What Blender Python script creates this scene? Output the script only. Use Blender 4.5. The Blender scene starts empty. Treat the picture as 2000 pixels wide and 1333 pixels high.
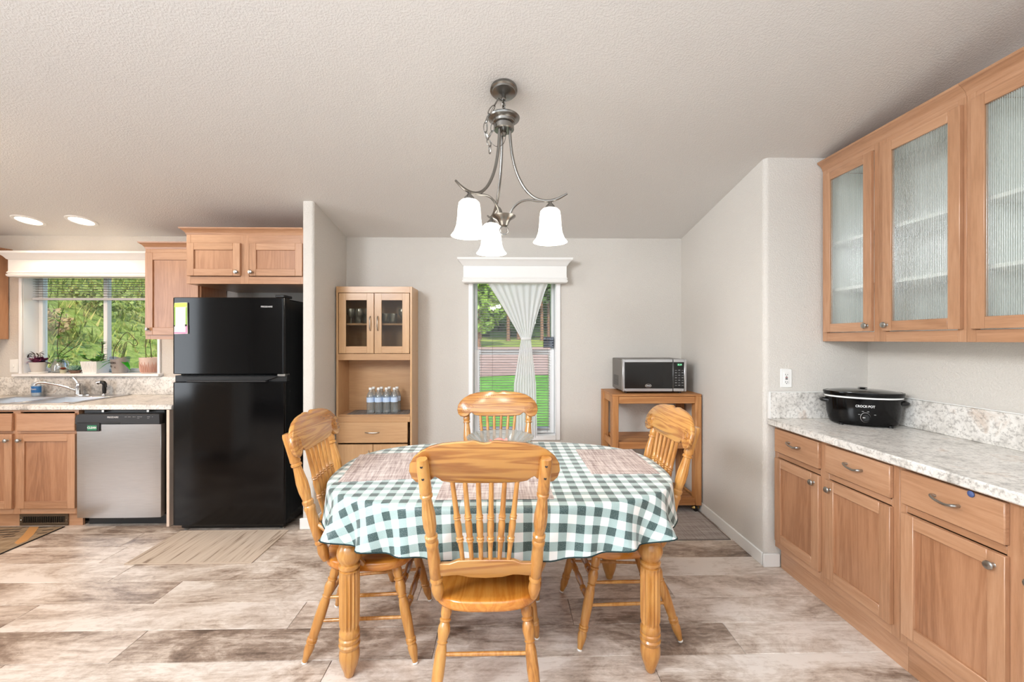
import bpy, bmesh, math, random
from mathutils import Vector, Matrix, Euler
R = math.radians
C = bpy.context.scene.collection
rnd = random.Random(7)

# ------------------------------------------------------------------ camera, sky, sun, large lamps, exposure
scn = bpy.context.scene
cam_d = bpy.data.cameras.new('camera'); cam = bpy.data.objects.new('camera', cam_d); C.objects.link(cam)
cam_d.sensor_width = 36; cam_d.lens = 820 / 2000 * 36; cam_d.shift_y = -0.00125
cam_d.clip_start = 0.05; cam_d.clip_end = 400
cam.location = (0, 0, 1.40); cam.rotation_euler = (R(90), 0, R(-1.12))
scn.camera = cam
vs = scn.view_settings
vs.view_transform = 'Standard'; vs.look = 'None'; vs.exposure = 0.0; vs.gamma = 1; vs.use_curve_mapping = False
scn.cycles.max_bounces = 10; scn.cycles.diffuse_bounces = 5; scn.cycles.transparent_max_bounces = 40
scn.cycles.caustics_reflective = False; scn.cycles.caustics_refractive = False
scn.cycles.sample_clamp_indirect = 4

w = bpy.data.worlds.new('sky'); scn.world = w; w.use_nodes = True
nt = w.node_tree; bg = nt.nodes['Background']
sky = nt.nodes.new('ShaderNodeTexSky'); sky.sky_type = 'NISHITA'
sky.sun_disc = False; sky.sun_elevation = R(38); sky.sun_rotation = R(200)
nt.links.new(sky.outputs[0], bg.inputs[0]); bg.inputs[1].default_value = 0.5

def lamp(name, kind, loc, energy, col=(1, 1, 1), size=1, size_y=None, aim=None, spot=None):
    d = bpy.data.lights.new(name, kind); d.energy = energy; d.color = col
    if kind == 'AREA':
        d.size = size
        if size_y: d.shape = 'RECTANGLE'; d.size_y = size_y
    elif kind == 'SUN': d.angle = R(0.6)
    else: d.shadow_soft_size = size
    if spot: d.spot_size = R(spot); d.spot_blend = 0.6
    o = bpy.data.objects.new(name, d); C.objects.link(o); o.location = loc
    if aim: o.rotation_euler = (Vector(aim) - Vector(loc)).to_track_quat('-Z', 'Y').to_euler()
    return o
lamp('sun', 'SUN', (0, -20, 30), 4.5, (1, .95, .86), aim=(-6, 10, 0))
# added area lights out of frame, with no modelled window or fixture behind them
lamp('added_left_key', 'AREA', (-5.12, 0.5, 1.5), 72, (.84, .92, 1), 1.6, 1.9, aim=(0, 0.3, 1.4))  # key from the left, added to light the right-hand side
lamp('added_rear_fill', 'AREA', (-0.6, -3.6, 1.5), 36, (.84, .92, 1), 5.2, 2.0, aim=(-0.6, 0, 1.5))  # weak frontal fill, added in front of the closed rear wall
lamp('added_ceiling_bounce', 'AREA', (-0.6, -1.1, 1.85), 205, (.84, .92, 1), 3.6, 1.8, aim=(-0.6, -1.35, 4))  # upward wash, added to brighten the room by ceiling bounce
lamp('added_high_key', 'AREA', (-2.3, -0.7, 2.7), 84, (.90, .95, 1), 1.0, 1.0, aim=(1.3, 2.2, 0.9)).data.spread = R(125)  # second key, high on the left, added for shadows falling right
# ceiling fixture of the kitchen (out of frame, left)
lamp('kitchen_ceiling_lamp', 'AREA', (-3.5, 1.9, 2.5), 26, (1, .66, .38), 1.1, 0.5, aim=(-3.3, 2.5, 0))

# ------------------------------------------------------------------ materials
def lin(c):
    return tuple(((x / 255) / 12.92 if x / 255 <= .04045 else ((x / 255 + .055) / 1.055) ** 2.4) for x in c) + (1,)
class NM:
    def __init__(s, name):
        s.m = bpy.data.materials.new(name); s.m.use_nodes = True
        s.t = s.m.node_tree; s.n = s.t.nodes; s.b = s.n['Principled BSDF']
    def add(s, kind, **kw):
        n = s.n.new(kind)
        for k, v in kw.items(): setattr(n, k, v)
        return n
    def link(s, a, b): s.t.links.new(a, b)
    def set(s, **kw):
        for k, v in kw.items(): s.b.inputs[k.replace('_', ' ')].default_value = v
        return s
    def coords(s, scale=(1, 1, 1), kind='Object', random_shift=True):
        tc = s.add('ShaderNodeTexCoord'); mp = s.add('ShaderNodeMapping'); mp.inputs['Scale'].default_value = scale
        if random_shift:
            oi = s.add('ShaderNodeObjectInfo'); mu = s.add('ShaderNodeVectorMath', operation='SCALE')
            cx = s.add('ShaderNodeCombineXYZ')
            mm = s.add('ShaderNodeMath', operation='MULTIPLY'); mm.inputs[1].default_value = 37.0
            s.link(oi.outputs['Random'], mm.inputs[0])
            for i in range(3): s.link(mm.outputs[0], cx.inputs[i])
            ad = s.add('ShaderNodeVectorMath', operation='ADD')
            s.link(tc.outputs[kind], ad.inputs[0]); s.link(cx.outputs[0], ad.inputs[1]); s.link(ad.outputs[0], mp.inputs[0])
        else: s.link(tc.outputs[kind], mp.inputs[0])
        return mp.outputs[0]
    def noise(s, vec, scale, detail=4, rough=.55, dist=0):
        n = s.add('ShaderNodeTexNoise'); n.inputs['Scale'].default_value = scale; n.inputs['Detail'].default_value = detail
        n.inputs['Roughness'].default_value = rough; n.inputs['Distortion'].default_value = dist
        s.link(vec, n.inputs['Vector']); return n.outputs[0]
    def ramp(s, fac, stops):
        r = s.add('ShaderNodeValToRGB'); e = r.color_ramp.elements
        while len(e) < len(stops): e.new(.5)
        for el, (p, c) in zip(e, stops): el.position = p; el.color = lin(c)
        s.link(fac, r.inputs[0]); return r.outputs[0]
    def mix(s, fac, a, b, mode='MIX'):
        m = s.add('ShaderNodeMix', data_type='RGBA', blend_type=mode)
        for v, i in ((fac, 0), (a, 6), (b, 7)):
            if hasattr(v, 'type'): s.link(v, m.inputs[i])
            else: m.inputs[i].default_value = v
        return m.outputs[2]
    def math(s, op, a, b=0.0):
        m = s.add('ShaderNodeMath', operation=op)
        for v, i in ((a, 0), (b, 1)):
            if hasattr(v, 'type'): s.link(v, m.inputs[i])
            else: m.inputs[i].default_value = v
        return m.outputs[0]
    def col(s, out): s.link(out, s.b.inputs['Base Color']); return s
    def bump(s, h, strength=.2, dist=.002):
        b = s.add('ShaderNodeBump'); b.inputs['Strength'].default_value = strength; b.inputs['Distance'].default_value = dist
        s.link(h, b.inputs['Height']); s.link(b.outputs[0], s.b.inputs['Normal']); return s

def flat(name, c, rough=.5, metal=0, **kw):
    n = NM(name); n.set(Base_Color=lin(c), Roughness=rough, Metallic=metal)
    for k, v in kw.items(): n.b.inputs[k.replace('_', ' ')].default_value = v
    return n.m
def plaster(name, c, scale, strength):
    n = NM(name); v = n.coords(kind='Object', random_shift=False)
    h = n.noise(v, scale, 3, .6); h2 = n.ramp(h, [(.42, (0, 0, 0)), (.62, (255, 255, 255))])
    n.set(Base_Color=lin(c), Roughness=.75); n.bump(h2, strength, .004); return n.m
def wood(name, stops, axis='z', scale=1.0, rough=.35, coat=.25, contrast=1.0, ring=26):
    n = NM(name)
    st = {'x': (.07, 1, 1), 'y': (1, .07, 1), 'z': (1, 1, .07)}[axis]
    v = n.coords(tuple(a * scale for a in st))
    big = n.noise(v, 9, 3, .5, 1.2)
    ringw = n.math('SINE', n.math('MULTIPLY', big, ring * 1.6)); ringw = n.math('MULTIPLY_ADD', ringw, .5); 
    ringw.node.inputs[2].default_value = .5
    fine = n.noise(v, 160, 3, .7)
    a = n.math('MULTIPLY', ringw, .22 * contrast); b = n.math('MULTIPLY', fine, .36); c = n.math('MULTIPLY', n.noise(v, 3.2, 2), .62)
    f = n.math('ADD', n.math('ADD', a, b), n.math('SUBTRACT', c, .06))
    n.col(n.ramp(f, stops)); n.set(Roughness=rough, Coat_Weight=coat, Coat_Roughness=.2)
    n.bump(fine, .06, .001); return n.m

M = {}
M['wall'] = plaster('wall_paint', (212, 207, 200), 120, .4)
M['ceiling'] = plaster('ceiling_texture', (228, 226, 223), 115, .32)
M['white'] = flat('white_trim_paint', (238, 238, 236), .35)
M['vinyl'] = flat('white_vinyl', (240, 241, 242), .3)
CH = [(.2, (142, 100, 70)), (.45, (176, 131, 98)), (.75, (199, 156, 123))]
M['cab_z'] = wood('cherry_upright_grain', CH, 'z', contrast=.45); M['cab_x'] = wood('cherry_cross_grain', CH, 'x', contrast=.45)
M['cab_p'] = wood('cherry_panel', [(.2, (132, 88, 60)), (.45, (164, 117, 85)), (.75, (188, 141, 107))], 'z', contrast=.7)
M['cab_in'] = flat('cabinet_white_melamine', (242, 243, 240), .5)
OAK = [(.18, (132, 80, 34)), (.45, (180, 122, 58)), (.8, (204, 152, 84))]
M['oak_z'] = wood('golden_oak_upright', OAK, 'z', rough=.28, coat=.5)
M['oak_x'] = wood('golden_oak_crosswise', [(.22, (104, 62, 28)), (.42, (156, 99, 46)), (.72, (192, 138, 72))], 'x', rough=.25, coat=.6, contrast=1.6, ring=34)
M['oak_seat'] = wood('golden_oak_seat', [(.2, (150, 84, 24)), (.5, (190, 116, 40)), (.8, (210, 140, 58))], 'y', rough=.2, coat=.7)
M['beech_z'] = wood('beech_laminate_upright', [(.2, (178, 136, 94)), (.5, (196, 155, 112)), (.8, (208, 170, 128))], 'z', contrast=.5)
M['beech_x'] = wood('beech_laminate_crosswise', [(.2, (170, 128, 88)), (.5, (190, 148, 106)), (.8, (204, 164, 122))], 'x', contrast=.5)
M['teak_z'] = wood('cart_wood_upright', [(.2, (140, 88, 46)), (.5, (174, 118, 68)), (.8, (198, 146, 92))], 'z', rough=.5, coat=.05)
M['teak_x'] = wood('cart_wood_crosswise', [(.2, (134, 84, 44)), (.5, (168, 112, 64)), (.8, (192, 138, 86))], 'x', rough=.5, coat=.05)
M['steel'] = flat('brushed_nickel', (176, 174, 170), .3, 1)
M['nickel'] = flat('satin_nickel', (142, 140, 136), .27, 1)
M['chrome'] = flat('chrome', (215, 215, 215), .12, 1)
M['black_gloss'] = flat('gloss_black_enamel', (4, 4, 5), .12, 0, Specular_IOR_Level=.3)
M['black'] = flat('black_plastic', (14, 14, 15), .35)
M['charcoal'] = flat('charcoal_plastic', (34, 34, 36), .4)
M['ink'] = flat('white_lettering', (225, 225, 225), .5)
M['grey_ink'] = flat('grey_lettering', (140, 140, 140), .5)
M['dark_ink'] = flat('dark_lettering', (38, 34, 34), .6)
M['brass'] = flat('brass', (176, 146, 88), .3, 1)
M['soil'] = flat('soil', (66, 50, 38), .9)
def stainless():
    n = NM('brushed_stainless'); v = n.coords((3, 3, 240), random_shift=False)
    f = n.noise(v, 4, 3, .6)
    n.col(n.ramp(f, [(.3, (196, 198, 201)), (.7, (210, 212, 215))])); n.set(Metallic=1, Roughness=.3, Anisotropic=.6); n.bump(f, .008, .001); return n.m
M['stainless'] = stainless()
def laminate():
    n = NM('speckled_stone_laminate'); v = n.coords((1, 1, 1), random_shift=False)
    a = n.noise(v, 7, 6, .68, .6); b = n.noise(v, 60, 5, .75)
    base = n.ramp(a, [(.34, (178, 174, 168)), (.46, (220, 216, 210)), (.58, (236, 233, 228)), (.72, (206, 190, 176))])
    sp = n.ramp(b, [(.4, (92, 82, 74)), (.5, (255, 255, 255))])
    n.col(n.mix(.42, base, sp, 'MULTIPLY')); n.set(Roughness=.28); return n.m
M['laminate'] = laminate()
def plank_mat():
    n = NM('vinyl_plank'); v = n.coords((.42, 1, 1))
    a = n.noise(v, 3.6, 9, .7, .9); g = n.noise(n.coords((.09, 1, 1)), 60, 4, .7, .6); m = n.noise(n.coords((.6, 1, 1)), 24, 5, .75, 1.0)
    oi = n.add('ShaderNodeObjectInfo')
    sh = n.math('MULTIPLY', n.math('SUBTRACT', oi.outputs['Random'], .5), .10)
    f = n.math('ADD', n.math('ADD', n.math('MULTIPLY', a, .66), n.math('MULTIPLY', g, .2)), n.math('ADD', n.math('MULTIPLY', m, .22), sh))
    base = n.ramp(f, [(.38, (104, 90, 80)), (.455, (150, 134, 121)), (.53, (198, 186, 174)), (.62, (230, 224, 217))])
    warm = n.math('MULTIPLY', n.noise(n.coords((.3, 1, 1)), 1.7, 2), .35)
    n.col(n.mix(warm, base, n.mix(1.0, base, lin((240, 205, 178)), 'MULTIPLY'))); n.set(Roughness=.36, Specular_IOR_Level=.45); n.bump(g, .12, .001); return n.m
M['plank'] = plank_mat()
def gingham():
    n = NM('green_gingham_cloth'); tc = n.add('ShaderNodeTexCoord'); sx = n.add('ShaderNodeSeparateXYZ'); n.link(tc.outputs['UV'], sx.inputs[0])
    def stripe(o):
        f = n.math('FRACT', n.math('ADD', n.math('MULTIPLY', o, 1 / .069), 100.25)); return n.math('GREATER_THAN', f, .5)
    a = stripe(sx.outputs[0]); b = stripe(sx.outputs[1])
    v = n.coords((1, 1, 1), random_shift=False, kind='UV'); fz = n.noise(v, 420, 2, .7)
    s = n.math('ADD', a, b); s = n.math('MULTIPLY', s, .5)
    c = n.ramp(s, [(0, (240, 240, 238)), (.5, (156, 178, 176)), (1, (30, 66, 65))])
    c = n.mix(n.math('MULTIPLY', n.math('LESS_THAN', fz, .42), .22), c, lin((235, 238, 236)))
    n.col(c); n.set(Roughness=.6, Sheen_Weight=.3, Specular_IOR_Level=.5, Coat_Weight=.4, Coat_Roughness=.34, Coat_IOR=1.65); n.bump(fz, .15, .001); return n.m
M['gingham'] = gingham()
def woven(name, cols, sx=130, sy=130):
    n = NM(name); v = n.coords((1, .06, 1), random_shift=False); u = n.coords((.06, 1, 1), random_shift=False)
    a = n.noise(v, sx, 2, .6); b = n.noise(u, sy, 2, .6)
    f = n.math('MULTIPLY', n.math('ADD', a, b), .5)
    n.col(n.ramp(f, [(.36, cols[0]), (.5, cols[1]), (.64, cols[2])])); n.set(Roughness=.8); n.bump(f, .3, .001); return n.m
M['placemat'] = woven('woven_placemat', [(140, 122, 118), (188, 172, 167), (218, 207, 202)])
def ribbed():
    n = NM('beige_ribbed_mat'); a = n.noise(n.coords((1, .05, 1), random_shift=False), 58, 2, .6)
    n.col(n.ramp(a, [(.33, (140, 122, 106)), (.385, (186, 169, 152)), (.6, (200, 185, 169))])); n.set(Roughness=.85); n.bump(a, .3, .001); return n.m
M['runner'] = ribbed()
M['grey_runner'] = woven('grey_woven_mat', [(140, 130, 124), (164, 154, 148), (182, 174, 168)], 90, 90)
def glass(name, tint=(255, 255, 255), refl=.06, rough=.02, haze=0):
    n = NM(name); t = n.add('ShaderNodeBsdfTransparent'); t.inputs[0].default_value = lin(tint)
    g = n.add('ShaderNodeBsdfGlossy'); g.inputs['Roughness'].default_value = rough
    lw = n.add('ShaderNodeLayerWeight'); lw.inputs[0].default_value = .25
    mx = n.add('ShaderNodeMixShader'); f = n.math('MINIMUM', n.math('ADD', n.math('MULTIPLY', lw.outputs['Fresnel'], .55), refl - .04), .9)
    n.link(f, mx.inputs[0]); n.link(t.outputs[0], mx.inputs[1]); n.link(g.outputs[0], mx.inputs[2])
    out = n.n['Material Output']; last = mx
    if haze:
        d = n.add('ShaderNodeBsdfTranslucent'); d.inputs[0].default_value = lin((235, 240, 236))
        d2 = n.add('ShaderNodeBsdfDiffuse'); d2.inputs[0].default_value = lin((225, 230, 224))
        m1 = n.add('ShaderNodeMixShader'); m1.inputs[0].default_value = .5; n.link(d.outputs[0], m1.inputs[1]); n.link(d2.outputs[0], m1.inputs[2])
        m2 = n.add('ShaderNodeMixShader'); m2.inputs[0].default_value = haze
        if name == 'reeded_glass':
            tc = n.add('ShaderNodeTexCoord'); sx = n.add('ShaderNodeSeparateXYZ'); n.link(tc.outputs['Object'], sx.inputs[0])
            wv = n.math('SINE', n.math('MULTIPLY', sx.outputs[0], 2 * math.pi / .0075)); n.link(n.math('ADD', n.math('MULTIPLY', wv, .22), haze), m2.inputs[0])
        n.link(mx.outputs[0], m2.inputs[1]); n.link(m1.outputs[0], m2.inputs[2]); last = m2
    n.link(last.outputs[0], out.inputs[0]); n.n.remove(n.b); return n.m
M['glass'] = glass('clear_window_glass')
M['crystal'] = glass('cut_glass', (244, 247, 250), .3, .06, .24)
M['hutch_glass'] = glass('smoked_door_glass', (228, 225, 218), .05)
M['reeded'] = glass('reeded_glass', (240, 244, 241), .08, .2, .26)
M['pet'] = glass('clear_bottle_plastic', (240, 245, 250), .16, .12, .22)
def sheer():
    n = NM('sheer_white_curtain'); d = n.add('ShaderNodeBsdfDiffuse'); d.inputs[0].default_value = lin((253, 253, 253))
    t = n.add('ShaderNodeBsdfTranslucent'); t.inputs[0].default_value = lin((250, 250, 250)); p = n.add('ShaderNodeBsdfTransparent')
    a = n.add('ShaderNodeMixShader'); a.inputs[0].default_value = .42; n.link(d.outputs[0], a.inputs[1]); n.link(t.outputs[0], a.inputs[2])
    b = n.add('ShaderNodeMixShader'); b.inputs[0].default_value = .06; n.link(a.outputs[0], b.inputs[1]); n.link(p.outputs[0], b.inputs[2])
    n.link(b.outputs[0], n.n['Material Output'].inputs[0]); n.n.remove(n.b); return n.m
M['sheer'] = sheer()
def glow(name, c, e, base=(250, 248, 244)):
    n = NM(name); n.set(Base_Color=lin(base), Roughness=.4, Emission_Color=lin(c), Emission_Strength=e); return n.m
M['shade'] = glow('lit_frosted_glass', (255, 246, 230), 3.2)
M['can'] = glow('lit_recessed_lens', (255, 240, 214), 6)
M['led'] = glow('green_clock_digits', (150, 255, 190), 1.2, (60, 90, 70))
def leafm(name, c1, c2, rough=.4):
    n = NM(name); v = n.coords((1, 1, 1)); f = n.noise(v, 14, 2); n.col(n.ramp(f, [(.35, c1), (.65, c2)])); n.set(Roughness=rough); return n.m
M['leaf'] = leafm('green_leaf', (70, 130, 50), (130, 186, 90)); M['orchid'] = leafm('orchid_leaf', (40, 140, 30), (84, 186, 58), .25)
M['purple'] = leafm('purple_leaf', (104, 40, 76), (168, 90, 126)); M['pale_leaf'] = leafm('blue_green_leaf', (104, 150, 128), (160, 194, 176))
M['red_leaf'] = leafm('red_leaf', (150, 48, 38), (196, 110, 70)); M['stem'] = flat('brown_stem', (62, 48, 36), .7)
def ground_mat(name, c, scale):
    n = NM(name); v = n.coords(random_shift=False); a = n.noise(v, scale, 6, .7, .4); b = n.noise(v, scale * 9, 3, .7)
    n.col(n.ramp(n.math('ADD', n.math('MULTIPLY', a, .6), n.math('MULTIPLY', b, .4)), c)); n.set(Roughness=.95, Specular_IOR_Level=.1); n.bump(b, .5, .05); return n.m
M['lawn'] = ground_mat('mown_lawn', [(.35, (74, 120, 46)), (.6, (116, 164, 76))], .8)
M['verge'] = ground_mat('dry_verge_grass', [(.35, (104, 122, 52)), (.6, (150, 158, 80))], .8)
M['hill'] = ground_mat('weedy_hillside', [(.36, (92, 98, 48)), (.46, (120, 140, 62)), (.56, (150, 160, 84)), (.68, (186, 166, 122))], 1.3)
M['road'] = ground_mat('pink_gravel_drive', [(.35, (146, 120, 106)), (.65, (176, 150, 136))], 2)
M['bark'] = ground_mat('pine_bark', [(.35, (92, 68, 54)), (.65, (150, 116, 92))], 5)
M['pine'] = leafm('pine_needles', (38, 62, 30), (84, 112, 50), .8); M['broad'] = leafm('sunlit_leaves', (84, 122, 40), (158, 186, 84), .7)
M['weed'] = leafm('weed_leaves', (82, 104, 40), (150, 160, 84), .8); M['tuft'] = ground_mat('mixed_weeds', [(.38, (84, 104, 42)), (.48, (126, 142, 66)), (.56, (164, 158, 92)), (.64, (158, 126, 88))], 1.6); M['dry'] = leafm('dry_weed', (128, 106, 72), (170, 150, 104), .9)

# ------------------------------------------------------------------ mesh helpers
class MB:
    def __init__(s): s.v = []; s.f = []; s.smooth = []
    def add(s, vs, fs, smooth=True):
        o = len(s.v); s.v += [tuple(p) for p in vs]; s.f += [tuple(i + o for i in f) for f in fs]; s.smooth += [smooth] * len(fs); return s
    def box(s, x0, x1, y0, y1, z0, z1, b=.002, mat=None):
        b = min(b, (x1 - x0) * .45, (y1 - y0) * .45, (z1 - z0) * .45)
        vs = []
        # chamfered box: 24 verts
        X = (x0, x1); Y = (y0, y1); Z = (z0, z1); idx = {}
        for i in (0, 1):
            for j in (0, 1):
                for k in (0, 1):
                    px, py, pz = X[i], Y[j], Z[k]; sx, sy, sz = (1 - 2 * i) * b, (1 - 2 * j) * b, (1 - 2 * k) * b
                    idx[i, j, k, 0] = len(vs); vs.append((px, py + sy, pz + sz))
                    idx[i, j, k, 1] = len(vs); vs.append((px + sx, py, pz + sz))
                    idx[i, j, k, 2] = len(vs); vs.append((px + sx, py + sy, pz))
        fs = []
        q = [(0, 0), (1, 0), (1, 1), (0, 1)]
        for i in (0, 1):
            f = [idx[i, j, k, 0] for j, k in q]; fs.append(f if i else f[::-1])
            f = [idx[j, i, k, 1] for j, k in q]; fs.append(f[::-1] if i else f)
            f = [idx[j, k, i, 2] for j, k in q]; fs.append(f if i else f[::-1])
        for i in (0, 1):
            for j in (0, 1):
                fs.append((idx[i, j, 0, 0], idx[i, j, 1, 0], idx[i, j, 1, 1], idx[i, j, 0, 1]))
                fs.append((idx[i, 0, j, 0], idx[i, 1, j, 0], idx[i, 1, j, 2], idx[i, 0, j, 2]))
                fs.append((idx[0, i, j, 1], idx[1, i, j, 1], idx[1, i, j, 2], idx[0, i, j, 2]))
                for k in (0, 1): fs.append((idx[i, j, k, 0], idx[i, j, k, 1], idx[i, j, k, 2]))
        if mat is not None: vs = [mat @ Vector(p) for p in vs]
        return s.add(vs, fs, False)
    def turn(s, p0, p1, prof, seg=16, flutes=None, cap=True, scale=1.0):
        """a turned (lathed) piece from p0 to p1; prof = (fraction along, radius)"""
        p0, p1 = Vector(p0), Vector(p1); ax = p1 - p0; L = ax.length; z = ax.normalized()
        u = z.orthogonal().normalized() if abs(z.z) < .9 else (Vector((1, 0, 0)) - z * z.x).normalized(); v = z.cross(u)
        vs = []; fs = []
        for t, r in prof:
            for i in range(seg):
                a = 2 * math.pi * i / seg; rr = r * scale
                if flutes and flutes[0] <= t <= flutes[1] and i % 2: rr *= flutes[2]
                vs.append(p0 + z * (L * t) + (u * math.cos(a) + v * math.sin(a)) * rr)
        for k in range(len(prof) - 1):
            for i in range(seg):
                j = (i + 1) % seg; fs.append((k * seg + i, k * seg + j, k * seg + seg + j, k * seg + seg + i))
        if cap:
            fs.append(tuple(range(seg))[::-1]); fs.append(tuple((len(prof) - 1) * seg + i for i in range(seg)))
        return s.add(vs, fs)
    def rod(s, p0, p1, r, seg=10): return s.turn(p0, p1, [(0, r), (1, r)], seg)
    def lathe(s, x, y, prof, seg=24, cap=True, sx=1, sy=1, rot=0):
        vs = []; fs = []; c, n = math.cos(rot), math.sin(rot)
        for r, z in prof:
            for i in range(seg):
                a = 2 * math.pi * i / seg; px, py = r * sx * math.cos(a), r * sy * math.sin(a)
                vs.append((x + px * c - py * n, y + px * n + py * c, z))
        for k in range(len(prof) - 1):
            for i in range(seg):
                j = (i + 1) % seg; fs.append((k * seg + i, k * seg + j, k * seg + seg + j, k * seg + seg + i))
        if cap:
            if prof[0][0] > 1e-5: fs.append(tuple(range(seg))[::-1])
            if prof[-1][0] > 1e-5: fs.append(tuple((len(prof) - 1) * seg + i for i in range(seg)))
        return s.add(vs, fs)
    def tube(s, pts, r, seg=8, closed=False, sub=4):
        P = [Vector(p) for p in pts]
        if sub > 1 and len(P) > 2:
            Q = []; n = len(P); rr = r if not isinstance(r, (int, float)) else [r] * n; RQ = []
            rng = range(n) if closed else range(n - 1)
            for i in rng:
                g = (lambda k: P[k % n]) if closed else (lambda k: P[max(0, min(n - 1, k))])
                a, b, c, d = g(i - 1), g(i), g(i + 1), g(i + 2); r0, r1 = rr[i], rr[(i + 1) % n]
                for k in range(sub):
                    t = k / sub
                    Q.append(.5 * ((2 * b) + (c - a) * t + (2 * a - 5 * b + 4 * c - d) * t * t + (3 * b - a - 3 * c + d) * t ** 3)); RQ.append(r0 + (r1 - r0) * t)
            if not closed: Q.append(P[-1]); RQ.append(rr[-1])
            P, r = Q, RQ
        n = len(P); rr = r if not isinstance(r, (int, float)) else [r] * n
        vs = []; fs = []; u = None
        for i, p in enumerate(P):
            t = (P[(i + 1) % n] - P[i - 1]) if closed else (P[min(i + 1, n - 1)] - P[max(i - 1, 0)])
            if t.length < 1e-9: t = Vector((0, 0, 1))
            t.normalize()
            u = t.orthogonal().normalized() if u is None else (u - t * u.dot(t)).normalized()
            v = t.cross(u)
            for k in range(seg):
                a = 2 * math.pi * k / seg; vs.append(p + (u * math.cos(a) + v * math.sin(a)) * rr[i])
        for i in range(n if closed else n - 1):
            for k in range(seg):
                j = (k + 1) % seg; b = ((i + 1) % n) * seg; fs.append((i * seg + k, i * seg + j, b + j, b + k))
        if not closed: fs.append(tuple(range(seg))[::-1]); fs.append(tuple((n - 1) * seg + k for k in range(seg)))
        return s.add(vs, fs)
    def prism(s, outline, fy, t0, t1, b=.003):
        """outline in x,z extruded in y; fy(x,z) gives the y of the middle plane"""
        n = len(outline); cx = sum(p[0] for p in outline) / n; cz = sum(p[1] for p in outline) / n
        vs = []
        def ins(d):
            o = []
            for i in range(n):
                a = Vector(outline[i - 1]); p = Vector(outline[i]); c = Vector(outline[(i + 1) % n]); t = (c - a)
                nn = Vector((-t.y, t.x)).normalized() if t.length > 1e-9 else Vector((0, 0)); o.append(p + nn * d)
            return o
        area = sum(outline[i - 1][0] * outline[i][1] - outline[i][0] * outline[i - 1][1] for i in range(n)); sg = 1 if area > 0 else -1
        I = ins(b * sg)
        for pts, t in ((I, t0), (outline, t0 + b), (outline, t1 - b), (I, t1)):
            for p in pts: vs.append((p[0], fy(p[0], p[1]) + t, p[1]))
        fs = []
        for k in range(3):
            for i in range(n):
                j = (i + 1) % n; fs.append((k * n + i, k * n + j, k * n + n + j, k * n + n + i))
        fs.append(tuple(range(n))[::-1]); fs.append(tuple(3 * n + i for i in range(n)))
        return s.add(vs, fs)
    def cornice(s, x0, x1, y0, y1, prof, ends=(1, 1)):
        """moulding with mitred returns; prof = (z, overhang); the front is y0"""
        vs = []; fs = []
        for z, o in prof: vs += [(x0 - o * ends[0], y1, z), (x0 - o * ends[0], y0 - o, z), (x1 + o * ends[1], y0 - o, z), (x1 + o * ends[1], y1, z)]
        for k in range(len(prof) - 1):
            for i in range(4):
                j = (i + 1) % 4; fs.append((k * 4 + i, k * 4 + j, k * 4 + 4 + j, k * 4 + 4 + i))
        fs.append((3, 2, 1, 0)); e = (len(prof) - 1) * 4; fs.append((e, e + 1, e + 2, e + 3))
        return s.add(vs, fs, False)
    def build(s, name, mat, parent=None, uv=None, angle=38):
        me = bpy.data.meshes.new(name); me.from_pydata(s.v, [], s.f); me.update()
        bm = bmesh.new(); bm.from_mesh(me); bmesh.ops.recalc_face_normals(bm, faces=bm.faces); bm.to_mesh(me); bm.free()
        me.polygons.foreach_set('use_smooth', s.smooth)
        me.set_sharp_from_angle(angle=R(angle))
        if uv:
            l = me.uv_layers.new(name='UVMap')
            for lp in me.loops: l.data[lp.index].uv = uv[lp.vertex_index]
        if mat is not None: me.materials.append(mat)
        o = bpy.data.objects.new(name, me); C.objects.link(o)
        if parent is not None: o.parent = parent
        return o
def tag(o, label=None, cat=None, group=None, kind=None):
    if label: o['label'] = label
    if cat: o['category'] = cat
    if group: o['group'] = group
    if kind: o['kind'] = kind
    return o
def thing(name, label, cat, loc=(0, 0, 0), rz=0, group=None):
    o = bpy.data.objects.new(name, None); C.objects.link(o); o.location = loc; o.rotation_euler = (0, 0, R(rz)); o.empty_display_size = .05
    return tag(o, label, cat, group)
def struct(mb, name, mat): return tag(mb.build(name, mat), kind='structure')
def kids(o): return [c for c in C.objects if c.parent == o]
def copy_tree(o, parent=None):
    c = o.copy(); C.objects.link(c)
    if parent is not None: c.parent = parent
    for ch in kids(o): copy_tree(ch, c)
    return c
def box(name, mat, parent, *a, **k): return MB().box(*a, **k).build(name, mat, parent)
def text(body, size, mat, parent, loc, rot=(90, 0, 0), name='lettering', extrude=.0004, sx=1.0, align='CENTER', bold=0):
    cu = bpy.data.curves.new(name, 'FONT'); cu.body = body; cu.size = size; cu.extrude = extrude; cu.align_x = align; cu.align_y = 'CENTER'; cu.offset = bold
    cu.resolution_u = 3
    tmp = bpy.data.objects.new(name, cu); C.objects.link(tmp)
    me = bpy.data.meshes.new_from_object(tmp.evaluated_get(bpy.context.evaluated_depsgraph_get()))
    bpy.data.objects.remove(tmp); me.materials.clear(); me.materials.append(mat); me.name = name
    o = bpy.data.objects.new(name, me); C.objects.link(o); o.parent = parent; o.location = loc
    o.rotation_euler = tuple(R(a) for a in rot); o.scale = (sx, 1, 1); return o
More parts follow.
